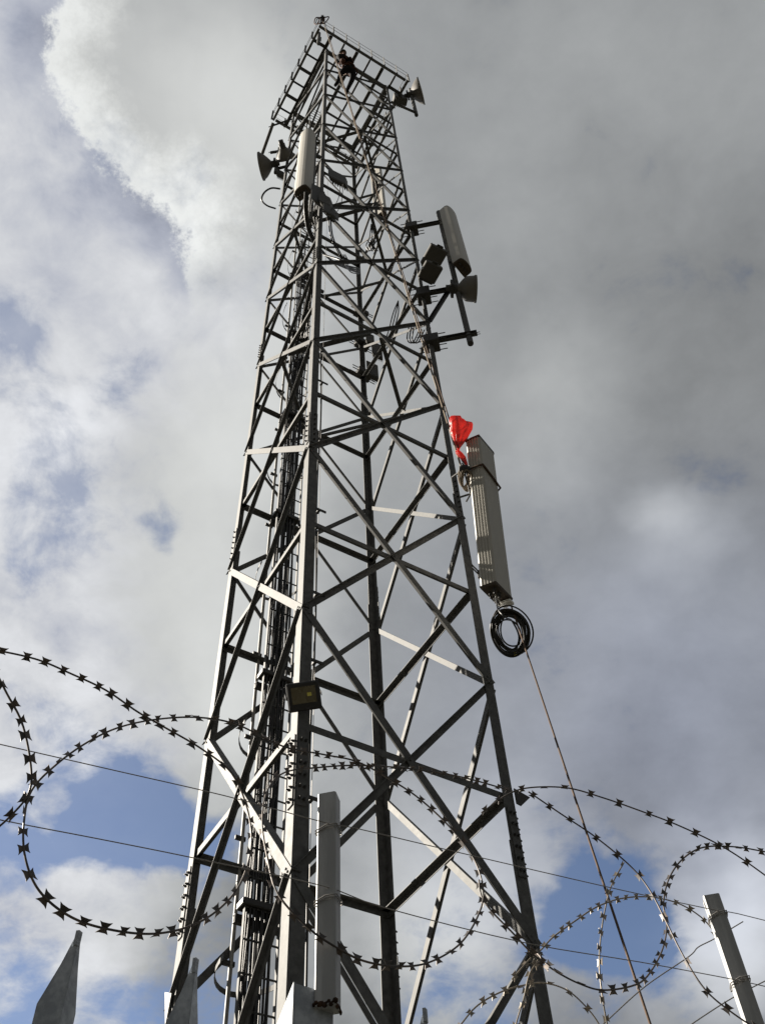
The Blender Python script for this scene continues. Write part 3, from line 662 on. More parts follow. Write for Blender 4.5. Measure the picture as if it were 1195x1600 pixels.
radio(atd(582, 580, db - .4), xr, Y, Z, 0.26, 0.2, 0.5, 'lowest dark radio box below the pale one on the back tower leg', 'radio units', 'radio_dark')
for y_ in (490, 538, 585):
    q = leg_at(2, zat(leg(2, 0).x, leg(2, 0).y, y_)); m_ = MB(); m_.box(q, eLB, nLB, Z, 0.3, 0.2, 0.14, 0.01)
    for s in (-1, 1):
        for s2 in (-1, 1): m_.ubolt(q + Z * s * 0.05 + nLB * s2 * .06 - eLB * 0.28, eLB, 0.56, 0.009)
    m_.build('leg_clamp', M['steel_dark'], mB)
for k in range(3):
    o = k * 4
    hang([(596 + o, 545, 0), (606 + o, 520, 0), (614 + o, 490, .3), (622, 470, .5)], db, 0.012, 'black cable looping up right of the back leg radios', 'cables by the back leg radios')
    hang([(640 + o, 505, -1.5), (636 + o, 530, -1.5), (645 + o, 535, -1.5), (655 + o, 515, -1.5)], db, 0.012, 'short black cable loop hanging left of the right leg clamp', 'cable loops by the right leg')

# --- top right dish and box
ztr = zl(9.3); pt = atz(650, 178, ztr); legt = leg_at(1, ztr)
zq2 = zat(pt.x, pt.y, 140)
mT = empty('antenna_mount', V((pt.x, pt.y, ztr)), 'short pipe on an arm at the top right corner holding the cone dish', 'antenna mount', GM)
pipe(V((pt.x, pt.y, zat(pt.x, pt.y, 180))), V((pt.x, pt.y, zq2)), 0.055, mT)
stay('mount_arm', legt, V((pt.x, pt.y, ztr)), 0.10, M['galv'], mT)
ztd = zat(pt.x, pt.y, 152) + 0.1
q = atd(658, 142, (V((pt.x, pt.y, ztd)) - EYE).dot(FWD))
dish(q, V((1, -0.25, 0.0)), 0.40, 0.34, 'pale cone shaped dish facing right just below the right platform corner', 'microwave dishes')
radio(atd(625, 155, (V((pt.x, pt.y, ztd)) - EYE).dot(FWD)), V((.96, .28, 0)), V((-.28, .96, 0)), Z, 0.42, 0.34, 0.5, 'square brown-grey radio box between the right leg and the top right dish', 'radio units')

# --- left dish pair and the outrigger pipe
zld = zl(8.1); lc = leg_at(3, zld)
pz = atz(432, 262, zld)
mL = empty('antenna_mount', V((pz.x, pz.y, zld)), 'short pipe on two dark arms at the left tower leg holding the left dish', 'antenna mount', GM)
pipe(V((pz.x, pz.y, zat(pz.x, pz.y, 270))), V((pz.x, pz.y, zat(pz.x, pz.y, 232))), 0.05, mL)
q = atd(408, 260, (V((pz.x, pz.y, zld)) - EYE).dot(FWD))
dish(q, V((-1, 0.12, 0.0)), 0.36, 0.30, 'dull cone shaped dish facing left on the left tower leg', 'microwave dishes')
q = atd(441, 247, (V((pz.x, pz.y, zld)) - EYE).dot(FWD) + .5)
dish(q + X * 0.1, V((0.2, 1, 0.0)), 0.26, 0.28, 'dark dish facing away, tucked between the left tower leg and its pipe', 'microwave dishes')
stay('mount_arm', lc, V((pz.x, pz.y, zld)), 0.10, M['steel_dark'], mL)
zz_ = zat(pz.x, pz.y, 236); stay('mount_arm', leg_at(3, zz_), V((pz.x, pz.y, zz_)) - X * .25, 0.10, M['steel_dark'], mL)
radio(atd(438, 272, (V((pz.x, pz.y, zld)) - EYE).dot(FWD) - .2), xr, Y, Z, 0.22, 0.2, 0.3, 'small dark radio box low behind the left dish', 'radio units', 'radio_dark')
m0 = atz(427, 192, zl(9.75)); m1 = atz(410, 240, zl(9.75) - 0.2)
mO = empty('antenna_mount', m1, 'bare dark outrigger pipe slanting below the left corner of the platform', 'antenna mount', GM)
pipe(m1, m0, 0.05, mO)
stay('mount_arm', m0.lerp(m1, 0.12), leg_at(3, m0.z), 0.07, M['steel_dark'], mO)

# --- antenna on top beside near corner (short rod panel under the platform)
q = atz(498, 60, zl(10) + .2)
m_ = MB(); m_.box(q, e0, n0, Z, 0.09, 0.09, 1.6, 0.02)
for k in range(5): m_.box(q + e0 * 0.06 + Z * (0.3 - k * 0.12), e0, n0, Z, 0.05, 0.03, 0.03, .003)
thing(m_, 'spare_steel_post', M['galv'], 'short grey steel post with notches inside the near corner of the platform', 'post')

# ------------------------------------------------------------------ hoisted panel antenna with coil, bag, ropes
hb = atz(774, 908, 8.75); ht = atd(748, 681, 10.82)
hax = (ht - hb).normalized(); HL = (ht - hb).length
w1 = V((-0.147, 0.079, 0)); w2 = V((0.205, 0.345, 0)); w1 = ortho(hax, w1); w2 = ortho(hax, w2)
SA, SB = 0.172, 0.405                             # narrow side and broad face
ha = empty('hoisted_panel_antenna', hb, 'large off-white panel antenna hanging on a rope with a cable coil below', 'antenna', 'panel antennas')
def hp(a, b, h): return hb + w1 * a + w2 * b + hax * h
m_ = MB(); r_ = 0.02
pr_ = [(0, r_), (0, SB - 0.07), (0.05, SB), (SA - 0.03, SB), (SA, SB - 0.03), (SA, r_), (SA - r_, 0)]
NG = 4
for k in range(NG):                               # ribs down the narrow side
    c0 = SA - r_ - (SA - 2 * r_) * (k + 0.32) / NG; c1_ = SA - r_ - (SA - 2 * r_) * (k + 0.68) / NG
    pr_ += [(c0 + 0.004, 0), (c0, 0.007), (c1_, 0.007), (c1_ - 0.004, 0)]
pr_ += [(r_, 0)]
m_.loft([[hp(a, b, h) for a, b in pr_] for h in (0, HL)])
m_.build('radome', M['radome_side'], ha)
def ringp(h, g_, s=0): return [hp(a + (g_ if a > SA / 2 else -g_), b + (g_ if b > SB / 2 else -g_), h) for a, b in ((0, 0.0), (0, SB - 0.06), (0.05, SB), (SA, SB), (SA, 0))]
m_ = MB(); m_.loft([ringp(-0.025, -0.002), ringp(-0.001, 0.006)]); m_.build('end_cap', M['plate_brown'], ha)
m_ = MB(); m_.loft([ringp(HL + 0.001, 0.004), ringp(HL + 0.025, 0.002)]); m_.build('top_cap', M['trim'], ha)
m_ = MB()
for k in range(4):
    m_.lathe(hp(SA * (0.3 + 0.4 * (k % 2)), SB * (0.15 + 0.12 * k), -0.025), -hax, [(0, 0.018), (0.04, 0.018), (0.04, 0.012), (0.07, 0.012)], 8)
m_.build('connectors', M['steel_dark'], ha)
m_ = MB(); m_.box(hp(0.06, SB * 0.82, -0.05), w1, w2, hax, 0.12, 0.09, 0.03, 0.004); m_.build('paper_tag', M['white_tag'], ha)
for h in (0.12 * HL, 0.84 * HL):
    m_ = MB(); c = hp(SA + 0.035, SB * 0.45, h); m_.box(c, w1, w2, hax, 0.06, 0.16, 0.10, 0.006); m_.ubolt(c - w2 * 0.2 + w1 * 0.02, w2, 0.4, 0.008); m_.ubolt(c - w2 * 0.2 + w1 * 0.02 + hax * 0.04, w2, 0.4, 0.008)
    m_.build('mount_bracket', M['steel_dark'], ha)
# rope sling wrapped round it
hs_ = 0.775 * HL
lo_ = [hp(-0.012, -0.012, hs_), hp(-0.014, SB * 0.5, hs_ - 0.03), hp(-0.012, SB - 0.03, hs_ - 0.06), hp(0.06, SB + 0.014, hs_ - 0.06), hp(SA + 0.012, SB, hs_ - 0.03), hp(SA + 0.014, SB * 0.5, hs_ + 0.03), hp(SA + 0.012, -0.012, hs_), hp(SA * 0.5, -0.016, hs_ + 0.005), hp(-0.012, -0.012, hs_)]
m_ = MB(); m_.tube(lo_, 0.013, 6); thing(m_, 'rope_sling', M['rope'], 'brown rope sling wrapped round the upper end of the hoisted antenna', 'rope')
# hardware and loops beside the sling
kc = atd(726, 745, 10.55)
m_ = MB()
for k in range(5):
    a0 = 0.2 * k
    m_.tube([kc + RT * (0.05 * math.cos(a) + 0.012 * k - 0.02) + UP * (0.11 * math.sin(a) - 0.012 * k) + FWD * (0.05 * math.sin(a + k)) for a in [2 * math.pi * q / 20 for q in range(21)]], 0.009, 6)
thing(m_, 'tangled_rope', M['rope_pale'], 'tangle of pale rope loops between the leg and the hoisted antenna', 'rope')
m_ = MB(); q = atd(724, 733, 10.55)
m_.lathe(q - RT * 0.05, RT, [(0, 0.03), (0.03, 0.05), (0.09, 0.05), (0.12, 0.025)], 12); m_.tube([atd(706, 746, 10.7), q], 0.012, 6); m_.tube([q, atd(735, 772, 10.4), atd(728, 784, 10.4)], 0.010, 6)
m_.tube([atd(718, 777, 10.5), atd(737, 771, 10.45)], 0.012, 6)
thing(m_, 'lifting_shackle', M['steel_dark'], 'dark lifting hardware under the red bag, between leg and hoisted antenna', 'shackle')
# cable coil
cc_ = atd(797, 988, (hp(.05, SB * .8, -.1) - EYE).dot(FWD) - 0.12)
coil = empty('cable_coil', cc_, 'black cable coiled in a hoop under the hoisted antenna, tied with yellow tape', 'cable coil')
view = (cc_ - EYE).normalized()
ca = (RT * 0.95 + UP * 0.3).normalized(); cbv = (UP * 0.95 - RT * 0.3).normalized()
for k in range(15):
    pts = []; jr = random.uniform(-0.056, 0.030) if k else 0.045; off = random.uniform(-0.03, 0.03); ph = random.random() * 6; dx, dy = random.uniform(-.022, .022), random.uniform(-.018, .018)
    for q in range(41):
        a = 2 * math.pi * q / 40
        pts.append(cc_ + ca * ((0.158 + jr) * math.cos(a) + dx) + cbv * ((0.205 + jr) * math.sin(a) + dy) + view * (off + 0.03 * math.sin(a + ph)) + ca * (0.010 * math.sin(2 * a + ph)))
    MB().tube(pts, 0.0085, 6, caps=False).build('cable_turn', M['cable'], coil)
m_ = MB(); q = cc_ - cbv * 0.205 - ca * 0.02; m_.tube([q - ca * 0.012, q + ca * 0.012], 0.036, 10); m_.build('tape_band', M['cable_tie'], coil)
m_ = MB(); m_.tube(spline([hp(.08, SB * .35, -.08), atd(778, 952, 9.0), atd(790, 965, 8.9), cc_ + cbv * 0.1 + ca * 0.05, cc_ - cbv * 0.06 + ca * 0.07, cc_ - cbv * 0.19], 6), 0.009, 6); m_.build('cable_tail', M['cable'], coil)
m_ = MB()
for s in (-1, 1): m_.tube(spline([hp(.08, SB * .3, -.06), hp(.07 + .02 * s, SB * .5, -.14), hp(.05, SB * .75, -.10), cc_ + cbv * .2 + ca * .03 * s], 6), 0.005, 5)
thing(m_, 'tie_cord', M['white_tag'], 'thin white cord tying the cable coil to the hoisted antenna', 'cord')
# red bag
bt, bk, bl = atd(721, 655, 10.9), atd(717, 703, 10.8), atd(728, 727, 10.75)
m_ = MB(); rings = []; nb = 72
axd = (bk - bt)
prof_b = [(-0.015, 0.02, 0.01), (0.0, 0.112, 0.05), (0.06, 0.124, 0.085), (0.2, 0.121, 0.10), (0.4, 0.106, 0.09), (0.6, 0.078, 0.066), (0.78, 0.047, 0.042), (0.92, 0.020, 0.02), (1.0, 0.013, 0.013)]
sx_ = (RT * 0.98 - UP * 0.12).normalized(); dp_ = FWD
for (t, ra, rb) in prof_b:
    c = bt + axd * t + RT * (-0.012 * t); rg = []
    for k in range(nb):
        a = 2 * math.pi * k / nb; cre = 1 + 0.13 * math.sin(a * 7 + t * 3) * (0.3 + t) + 0.06 * math.sin(a * 13 + 1.7 + 2 * t)
        pp_ = c + sx_ * (ra * math.copysign(abs(math.cos(a)) ** 0.8, math.cos(a)) * cre) + dp_ * (rb * math.sin(a) * cre) + UP * (0.014 * math.sin(a * 3 + 1) if t < 0.1 else 0) + UP * (-0.03 * math.cos(a) if t < 0.3 else 0)
        rg.append(pp_)
    rings.append(rg)
axl = (bl - bk)
for (t, ra, rb) in ((0.12, 0.035, 0.03), (0.35, 0.050, 0.042), (0.7, 0.046, 0.036), (1.0, 0.026, 0.03)):
    c = bk + axl * t - RT * 0.01 * (1 - t); rg = []
    s2 = (RT * 0.8 - UP * 0.55).normalized() if t > .5 else (RT * 0.95 - UP * .3).normalized()
    for k in range(nb):
        a = 2 * math.pi * k / nb; cre = 1 + 0.16 * math.sin(a * 6 + 2) + 0.10 * math.sin(a * 11)
        rg.append(c + s2 * (ra * math.cos(a) * cre) + dp_ * (rb * math.sin(a) * cre))
    rings.append(rg)
m_.loft(rings, caps=True, smooth=True)
thing(m_, 'plastic_bag', M['bag'], 'bright red knotted plastic bag tied to the rope above the hoisted antenna', 'bag')
# hoist rope and tag line
top = cor(0, PO + 0.03, ZP + 0.9)
hr0 = atd(504, 30, (top - EYE).dot(FWD))
def rope(p, q, sag, r, m, label, name='rope'):
    pts = [p.lerp(q, t / 30) - Z * (sag * 4 * (t / 30) * (1 - t / 30)) for t in range(31)]; m_ = MB(); m_.tube(pts, r, 7); return thing(m_, name, M[m], label, 'rope')
rope(hr0, atd(722, 735, 10.6), 0.0, 0.0115, 'rope_pale', 'pale thick hoist rope from the near platform corner down to the hoisted antenna', 'hoist_rope')
rope(hr0 + X * 0.04, atd(716, 700, 10.75), 0.22, 0.008, 'rope', 'thinner brown rope beside the pale hoist rope, tied to the red bag', 'hoist_rope')
tl0 = hp(.04, SB * .95, -.05); r1 = ray(1015, 1600); r0 = (tl0 - EYE)
nrm_ = r0.cross(r1).normalized()
gy = 4.3; gx = None                               # where the tag line meets the ground, right of the picture
gp = V((0, gy, 0)); rel = gp - EYE; gx = -(nrm_.y * rel.y + nrm_.z * rel.z) / nrm_.x
rope(tl0, V((gx, gy, 0.02)), 0.0, 0.008, 'rope', 'brown tag line slanting down right from the hoisted antenna behind the razor wire', 'tag_line')
# pulley block on the near corner
pb = empty('pulley_block', hr0, 'dark pulley block and slings at the topmost near corner of the platform', 'pulley')
m_ = MB(); q = hr0
m_.lathe(q - X * 0.03, X, [(0, 0.12), (0.02, 0.12), (0.025, 0.10), (0.045, 0.10), (0.05, 0.12), (0.07, 0.12)], 18); m_.build('sheave', M['steel_dark'], pb)
m_ = MB(); m_.box(q + Z * 0.06 - X * 0.06, X, Y, Z, 0.012, 0.10, 0.34, 0.003); m_.box(q + Z * 0.06 + X * 0.06, X, Y, Z, 0.012, 0.10, 0.34, 0.003); m_.build('cheek_plate', M['steel_dark'], pb)
m_ = MB()
for k in range(4):
    q0 = cor(0, PO, ZP) + V((0, 0, 0.02)); m_.tube(spline([q + Z * 0.2, q + X * (k - 1.5) * 0.13 - Y * .05, q0 + X * (k - 1.5) * 0.10 + Z * 0.2, q0 - Y * 0.03]), 0.016, 6)
m_.build('sling', M['harness'], pb)
m_ = MB(); m_.tube([q + Z * 0.22 - X * .06, q - X * 0.16 - Y * .02, cor(0, PO, ZP) - e0 * 0.12 - Z * .02], 0.014, 6); m_.build('strap', M['cloth'], pb)

# ------------------------------------------------------------------ the rigger near the top
def skin_body(name, joints, edges, m, parent, sub=2):
    off = BASE[parent]; me = bpy.data.meshes.new(name); names = list(joints)
    me.from_pydata([tuple(joints[k][0] - off) for k in names], [(names.index(a), names.index(b)) for a, b in edges], []); me.update()
    o = bpy.data.objects.new(name, me); COL.objects.link(o); o.parent = parent; BASE[o] = off
    o.modifiers.new('skin', 'SKIN')
    if not me.skin_vertices: bpy.context.view_layer.objects.active = o
    for i, k in enumerate(names):
        r = joints[k][1]; me.skin_vertices[0].data[i].radius = (r, r); me.skin_vertices[0].data[i].use_root = (i == 0)
    o.modifiers['skin'].use_smooth_shade = True
    s = o.modifiers.new('sub', 'SUBSURF'); s.levels = sub; s.render_levels = sub
    dg = bpy.context.evaluated_depsgraph_get(); em = bpy.data.meshes.new_from_object(o.evaluated_get(dg)); o.modifiers.clear(); o.data = em; em.materials.clear(); em.materials.append(m)
    em.polygons.foreach_set('use_smooth', [True] * len(em.polygons))
    return o
ft = leg(0, 8.5).lerp(leg(1, 8.5), 0.22) + n0 * 0.06              # feet rest on the brace
hd = atz(537, 88, ft.z + 1.05)
per = empty('person', ft, 'rigger in dark clothes and rust-brown harness leaning back just under the platform', 'person')
bx = (hd - ft); bl_ = bx.length; bd = bx.normalized()
sc_ = 1.0
side = e0; outw = n0
pel = ft + outw * 0.42 + Z * 0.50 + side * 0.02
hdv = (hd - pel).normalized(); che = pel + hdv * 0.36; neck = pel + hdv * 0.54; head = pel + hdv * 0.70
Jn = {'pel': (pel, 0.135), 'waist': (pel + hdv * 0.16, 0.125), 'chest': (che, 0.155), 'up': (pel + hdv * 0.47, 0.12), 'neck': (neck, 0.062), 'head0': (neck + hdv * 0.06, 0.065)}
Ed = [('pel', 'waist'), ('waist', 'chest'), ('chest', 'up'), ('up', 'neck'), ('neck', 'head0')]
for s, nm in ((-1, 'l'), (1, 'r')):
    hip = pel + side * (0.10 * s) - hdv * 0.03; knee = ft + outw * 0.36 + Z * (0.42 if s < 0 else 0.30) * 0.6 + side * (0.17 * s) - outw * 0.02
    ank = ft + side * (0.15 * s) + outw * 0.06 + Z * (0.10 if s < 0 else -0.02); toe = ank - outw * 0.12 - Z * 0.06 + side * 0.03 * s
    knee = (hip + ank) / 2 + outw * 0.05 + Z * 0.10 + side * 0.04 * s
    Jn.update({'hip' + nm: (hip, 0.105), 'knee' + nm: (knee, 0.072), 'ank' + nm: (ank, 0.050), 'toe' + nm: (toe, 0.045)})
    Ed += [('pel', 'hip' + nm), ('hip' + nm, 'knee' + nm), ('knee' + nm, 'ank' + nm), ('ank' + nm, 'toe' + nm)]
    sh = pel + hdv * 0.46 + side * (0.19 * s); tgt = leg(0, 9.15).lerp(leg(1, 9.15), 0.15 if s < 0 else 0.34) + n0 * 0.10
    dv = tgt - sh; L_arm = 0.54; hand = sh + dv.normalized() * min(dv.length, L_arm); elb = (sh + hand) / 2 - Z * 0.09 + side * 0.07 * s
    Jn.update({'sh' + nm: (sh, 0.068), 'elb' + nm: (elb, 0.050), 'wri' + nm: (hand, 0.036)})
    Ed += [('up', 'sh' + nm), ('sh' + nm, 'elb' + nm), ('elb' + nm, 'wri' + nm)]
    hv = (hand - elb).normalized(); hm = MB(); A = ortho(hv, side); B = hv.cross(A)
    hm.box(hand + hv * 0.045, A, B, hv, 0.075, 0.03, 0.09, 0.01)
    for k in range(4):
        f0 = hand + hv * 0.085 + A * ((k - 1.5) * 0.02); ln = (0.06, 0.07, 0.066, 0.052)[k]
        hm.tube([f0, f0 + hv * ln * 0.5 - B * 0.008, f0 + hv * ln * 0.75 - B * 0.035], [0.009, 0.0085, 0.007], 6)
    hm.tube([hand + hv * 0.03 + A * 0.035, hand + hv * 0.065 + A * 0.06 - B * 0.01, hand + hv * 0.09 + A * 0.055 - B * 0.03], [0.012, 0.010, 0.008], 6)
    hm.build('hand', M['skin'], per)
skin_body('body', Jn, Ed, M['cloth'], per)
fwd_h = (-outw * 0.9 + Z * 0.3).normalized(); fwd_h = ortho(hdv, fwd_h); sh_ = hdv.cross(fwd_h)
hm = MB(); rg = []
for k in range(9):
    a = math.pi * k / 8; rg.append([head - hdv * (0.115 * math.cos(a)) + sh_ * (0.078 * max(.05, math.sin(a)) * math.cos(b)) + fwd_h * (0.095 * max(.05, math.sin(a)) * math.sin(b)) for b in [2 * math.pi * q / 16 for q in range(16)]])
hm.loft(rg, smooth=True)
hm.tube([head + fwd_h * 0.09 + hdv * 0.02, head + fwd_h * 0.115 - hdv * 0.02], [0.008, 0.015], 6)
for s in (-1, 1): hm.box(head + sh_ * 0.08 * s, fwd_h, hdv, sh_, 0.04, 0.06, 0.015, 0.004)
hm.build('head', M['skin'], per)
fm = MB()
for s in (-1, 1): fm.lathe(head + fwd_h * 0.088 + sh_ * 0.03 * s + hdv * 0.012, fwd_h, [(0, 0.011), (0.008, 0.004)], 8)
fm.box(head + fwd_h * 0.085 - hdv * 0.055, sh_, hdv, fwd_h, 0.045, 0.008, 0.012); fm.build('face_features', M['cloth'], per)
hm = MB(); rg = []
for k in range(6):
    a = math.pi / 2 * k / 5; rg.append([head + hdv * (0.02 + 0.125 * math.sin(a)) + sh_ * (0.105 * max(.04, math.cos(a)) * math.cos(b)) + fwd_h * (0.125 * max(.04, math.cos(a)) * math.sin(b)) for b in [2 * math.pi * q / 18 for q in range(18)]])
hm.loft(rg, smooth=True); hm.box(head + fwd_h * 0.13 + hdv * 0.025, sh_, fwd_h, hdv, 0.16, 0.07, 0.012, 0.004); hm.build('helmet', M['helmet'], per)
hm = MB()
for s in (-1, 1):
    hm.tube(spline([pel + side * .13 * s + outw * .05, pel + hdv * .2 + side * .12 * s - outw * 0.13, pel + hdv * .45 + side * .1 * s - outw * .12, pel + hdv * .5 + side * .1 * s + outw * .1, pel + hdv * .2 + side * .1 * s + outw * .14]), 0.022, 6)
    hm.tube([pel - hdv * .02 + side * (.10 * s + .11 * math.cos(a)) + outw * .12 * math.sin(a) for a in [2 * math.pi * q / 12 for q in range(13)]], 0.022, 6)
hm.tube([pel + hdv * .08 + side * .16 * math.cos(a) + ortho(hdv, outw) * .15 * math.sin(a) for a in [2 * math.pi * q / 16 for q in range(17)]], 0.026, 6)
hm.box(pel + hdv * .12 - side * .20 + outw * .05, side, outw, Z, 0.13, 0.14, 0.22, 0.03)
hm.build('harness', M['harness'], per)
m_ = MB(); m_.tube([pel - outw * .14 + hdv * .05, leg(0, 9.0).lerp(leg(1, 9.0), .2)], 0.012, 6); m_.build('lanyard', M['rope'], per)

# ------------------------------------------------------------------ fence with posts, pales and wires
FA = math.radians(28.576); FU = V((math.cos(FA), math.sin(FA), 0)); FN = V((-math.sin(FA), math.cos(FA), 0))
FP = V((-0.158, 1.709, 0))
PX = V((math.cos(math.radians(-10.5)), math.sin(math.radians(-10.5)), 0)); PY = V((-PX.y, PX.x, 0))
def fpt(t, z, off=0.0): return FP + FU * t + Z * z + FN * off
fence = empty('palisade_fence', FP, 'grey zinc palisade fence of pointed pales in front of the tower', 'fence')
pale = None
for k in range(-24, 30):
    t = -0.4467 + 0.2067 * (k + 2) if k < 0 else 0.215 + 0.218 * k
    if abs(t) < 0.06: continue
    if k == -24: continue
    if pale is None:
        w, th = 0.046, 0.004; pm = MB(); c = V((0, 0, 0)) + FP
        # two flanges meeting at a ridge that faces the road, each cut to a point at the ridge
        for A, N2 in ((-PX, PY), (PY, -PX)):
            top_, sh__ = 2.483, 2.372
            poly = [(0.0007, 0.05), (w, 0.05), (w, sh__), (w * 0.45, sh__ + 0.062), (0.009, top_ - 0.012), (0.004, top_), (0.0007, top_)]
            pm.prism(poly, c + (V((0, 0, 0))), c + N2 * th, A, Z)
        pm.prism([(-0.006, -0.003), (0.0, -0.003), (0.002, 0.006), (-0.004, 0.009)], c + Z * 2.462, c + Z * 2.487, PX, PY)
        pale = pm.build('pale', M['pale'], fence); p_ = pale
    else: p_ = copy_obj(pale, fence)
    jz = random.uniform(-0.004, 0.004)
    p_.location = FU * t + Z * jz + FN * random.uniform(-.004, .004); p_.rotation_euler = (random.uniform(-.004, .004), random.uniform(-.004, .004), random.uniform(-0.06, 0.06))
for z in (0.45, 1.75):
    m_ = MB(); m_.angle(fpt(-5, z, 0.05), fpt(6, z, 0.05), FN, -Z, 0.05, 0.005); m_.build('rail', M['pale'], fence)
# stanchion whose capped head carries the white extension post
def stanchion(t):
    # bent steel stanchion: a wide front face and a narrow wing turned to the left, wing cut to a slanted head
    A = V((0.80, 0.60, 0)); B_v = V((-0.6, 0.8, 0)); q = fpt(t, 0) + FN * 0.012
    zt_ = 2.482; m_ = MB()
    m_.prism([(0, 0.0), (0.078, 0.0), (0.078, zt_), (0, zt_)], q, q + B_v * 0.004, A, Z)
    m_.prism([(0, 0.0), (0.05, 0.0), (0.05, zt_ - 0.008), (0, zt_)], q + A * 0.0786 - B_v * 0.0006, q + A * 0.0746 - B_v * 0.0006, B_v, Z)
    m_.build('stanchion', M['pale'], fence)
    m_ = MB(); m_.prism([(0.0, 0.0), (0.055, 0.0), (0.055, zt_ - 0.05), (0.0, zt_ + 0.002)], q - A * 0.0005, q - A * 0.0045, B_v, Z); m_.build('stanchion_wing', M['pale'], fence)
stanchion(-0.051); stanchion(0.975)
def ext_post(t, near):
    s_ = 0.040; c = fpt(t, 0) ; m_ = MB(); th = 0.003
    # hollow square tube with an open top
    cc0 = c + PX * 0.0 + PY * 0.02
    h0, h1 = 2.448, 2.90
    o_ = [(-s_ / 2, -s_ / 2), (s_ / 2, -s_ / 2), (s_ / 2, s_ / 2), (-s_ / 2, s_ / 2)]; i_ = [(x * (1 - 2 * th / s_), y * (1 - 2 * th / s_)) for x, y in o_]
    bev = 0.003
    def rnd(pl, b):
        out = []
        for x, y in pl:
            sx, sy = (1 if x > 0 else -1), (1 if y > 0 else -1)
            seq = [(x, y - sy * b), (x - sx * b, y)]
            if sx * sy > 0: out += seq
            else: out += seq[::-1]
        return out
    ro, ri = rnd(o_, bev), rnd(i_, 0.001)
    def rg_(pl, z): return [cc0 + PX * x + PY * y + Z * z for x, y in pl]
    m_.loft([rg_(ri, h1 - 0.05), rg_(ri, h1), rg_(ro, h1), rg_(ro, h0)], caps=False)
    m_.add(rg_(ri, h1 - 0.05), [tuple(range(8))]); m_.add(rg_(ro, h0), [tuple(range(8))[::-1]])
    o = m_.build('extension_post', M['post'], fence)
    wl = MB(); q = cc0 - PY * s_ / 2 + Z * h0
    for k in range(11):
        a = (k - 5) / 5; rr_ = 0.0026 + 0.0012 * math.sin(k * 2.7)
        wl.lathe(q + PX * (a * 0.0195) + Z * (0.003 * math.sin(k * 2.1) + 0.003), -PY, [(-0.002, rr_ * 1.5), (0.0008, rr_ * 1.25), (0.0022, rr_ * 0.4)], 7)
        wl.lathe(cc0 + PX * s_ / 2 + PY * (a * .0185) + Z * (h0 + .003 + .002 * math.cos(k)), PX, [(-0.002, rr_ * 1.4), (0.0008, rr_ * 1.1), (0.002, rr_ * 0.4)], 7)
    wl2 = wl.build('weld_bead', M['rust'], o)
    return cc0
post_c = [ext_post(0.0, 1), ext_post(1.025, 0)]
for t in (-1.025, 2.05, -2.05, 3.07): ext_post(t, 0)
for t in (-1.08, 2.0): stanchion(t)
# plain wires with ties on the posts
GW = 'plain wires strung between the fence posts'
for z0, pxs, lab in ((2.815, ((-120, 1138), (0, 1165), (180, 1206), (350, 1245), (503, 1286)), 'upper'), (2.655, ((-120, 1255), (0, 1283), (150, 1312), (300, 1342), (500, 1385)), 'lower')):
    pts = [fpt(-2.05, z0, -0.004)] + [atpl(x, y, FP, FN) - FN * 0.004 for x, y in pxs]
    nx = ((560, 1297), (700, 1330), (950, 1388), (1113, 1423), (1195, 1440)) if lab == 'upper' else ((600, 1420), (820, 1475), (1000, 1505), (1150, 1533), (1195, 1543))
    pts += [atpl(x, y, FP, FN) - FN * 0.004 for x, y in nx] + [fpt(2.05, z0 + 0.04, -0.004)]
    m_ = MB(); m_.tube(spline(pts, 4), 0.0011, 5)
    thing(m_, 'fence_wire', M['wire'], lab + ' of the two plain wires strung between the extension posts', 'wire', GW)
    for c0, px_ in zip(post_c, (0, 1)):
        for dz_ in (0, 0.006):
            zz = z0 + (0.0 if px_ == 0 else 0.035) + dz_
            loop_ = [c0 + PX * (x * 0.0225) + PY * (y * 0.0225) + Z * (zz - 0.010 * (x < 0) + 0.004 * y) for x, y in ((-1, -1), (0, -1.03), (1, -1), (1.03, 0), (1, 1), (0, 1.02), (-1, 1), (-1.03, 0), (-1, -1))]
            m_ = MB(); m_.tube(loop_, 0.0013, 5); o = m_.build('wire_tie', M['wire'], fence)

# ------------------------------------------------------------------ razor wire coils
barb_me = {}
def barb_mesh(key, m):
    if key in barb_me: return barb_me[key]
    out = [(-0.0128, 0.0116), (-0.0062, 0.0098), (0.0062, 0.0098), (0.0128, 0.0116), (0.0045, 0.0), (0.0128, -0.0116), (0.0062, -0.0098), (-0.0062, -0.0098), (-0.0128, -0.0116), (-0.0045, 0.0)]
    mb = MB(); th = 0.0005
    top_ = [V((x, y, th + 0.0022 * (1 if abs(y) > .008 else 0))) for x, y in out]; bot = [V((x, y, -th + 0.0022 * (1 if abs(y) > .008 else 0))) for x, y in out]
    mb.add(top_ + bot, [(0, 1, 9), (1, 2, 4, 9), (2, 3, 4), (4, 5, 6), (4, 6, 7, 9), (9, 7, 8)] + [tuple(10 + i for i in f[::-1]) for f in [(0, 1, 9), (1, 2, 4, 9), (2, 3, 4), (4, 5, 6), (4, 6, 7, 9), (9, 7, 8)]] + [(i, (i + 1) % 10, 10 + (i + 1) % 10, 10 + i)[::-1] for i in range(10)])
    mb.tube([V((-0.007, 0, 0)), V((0.007, 0, 0))], 0.0026, 6)
    o = mb.build('barb', m); me = o.data; bpy.data.objects.remove(o); barb_me[key] = me; return me
def pathlen(p): return [0] + [sum((p[i + 1] - p[i]).length for i in range(k + 1)) for k in range(len(p) - 1)]
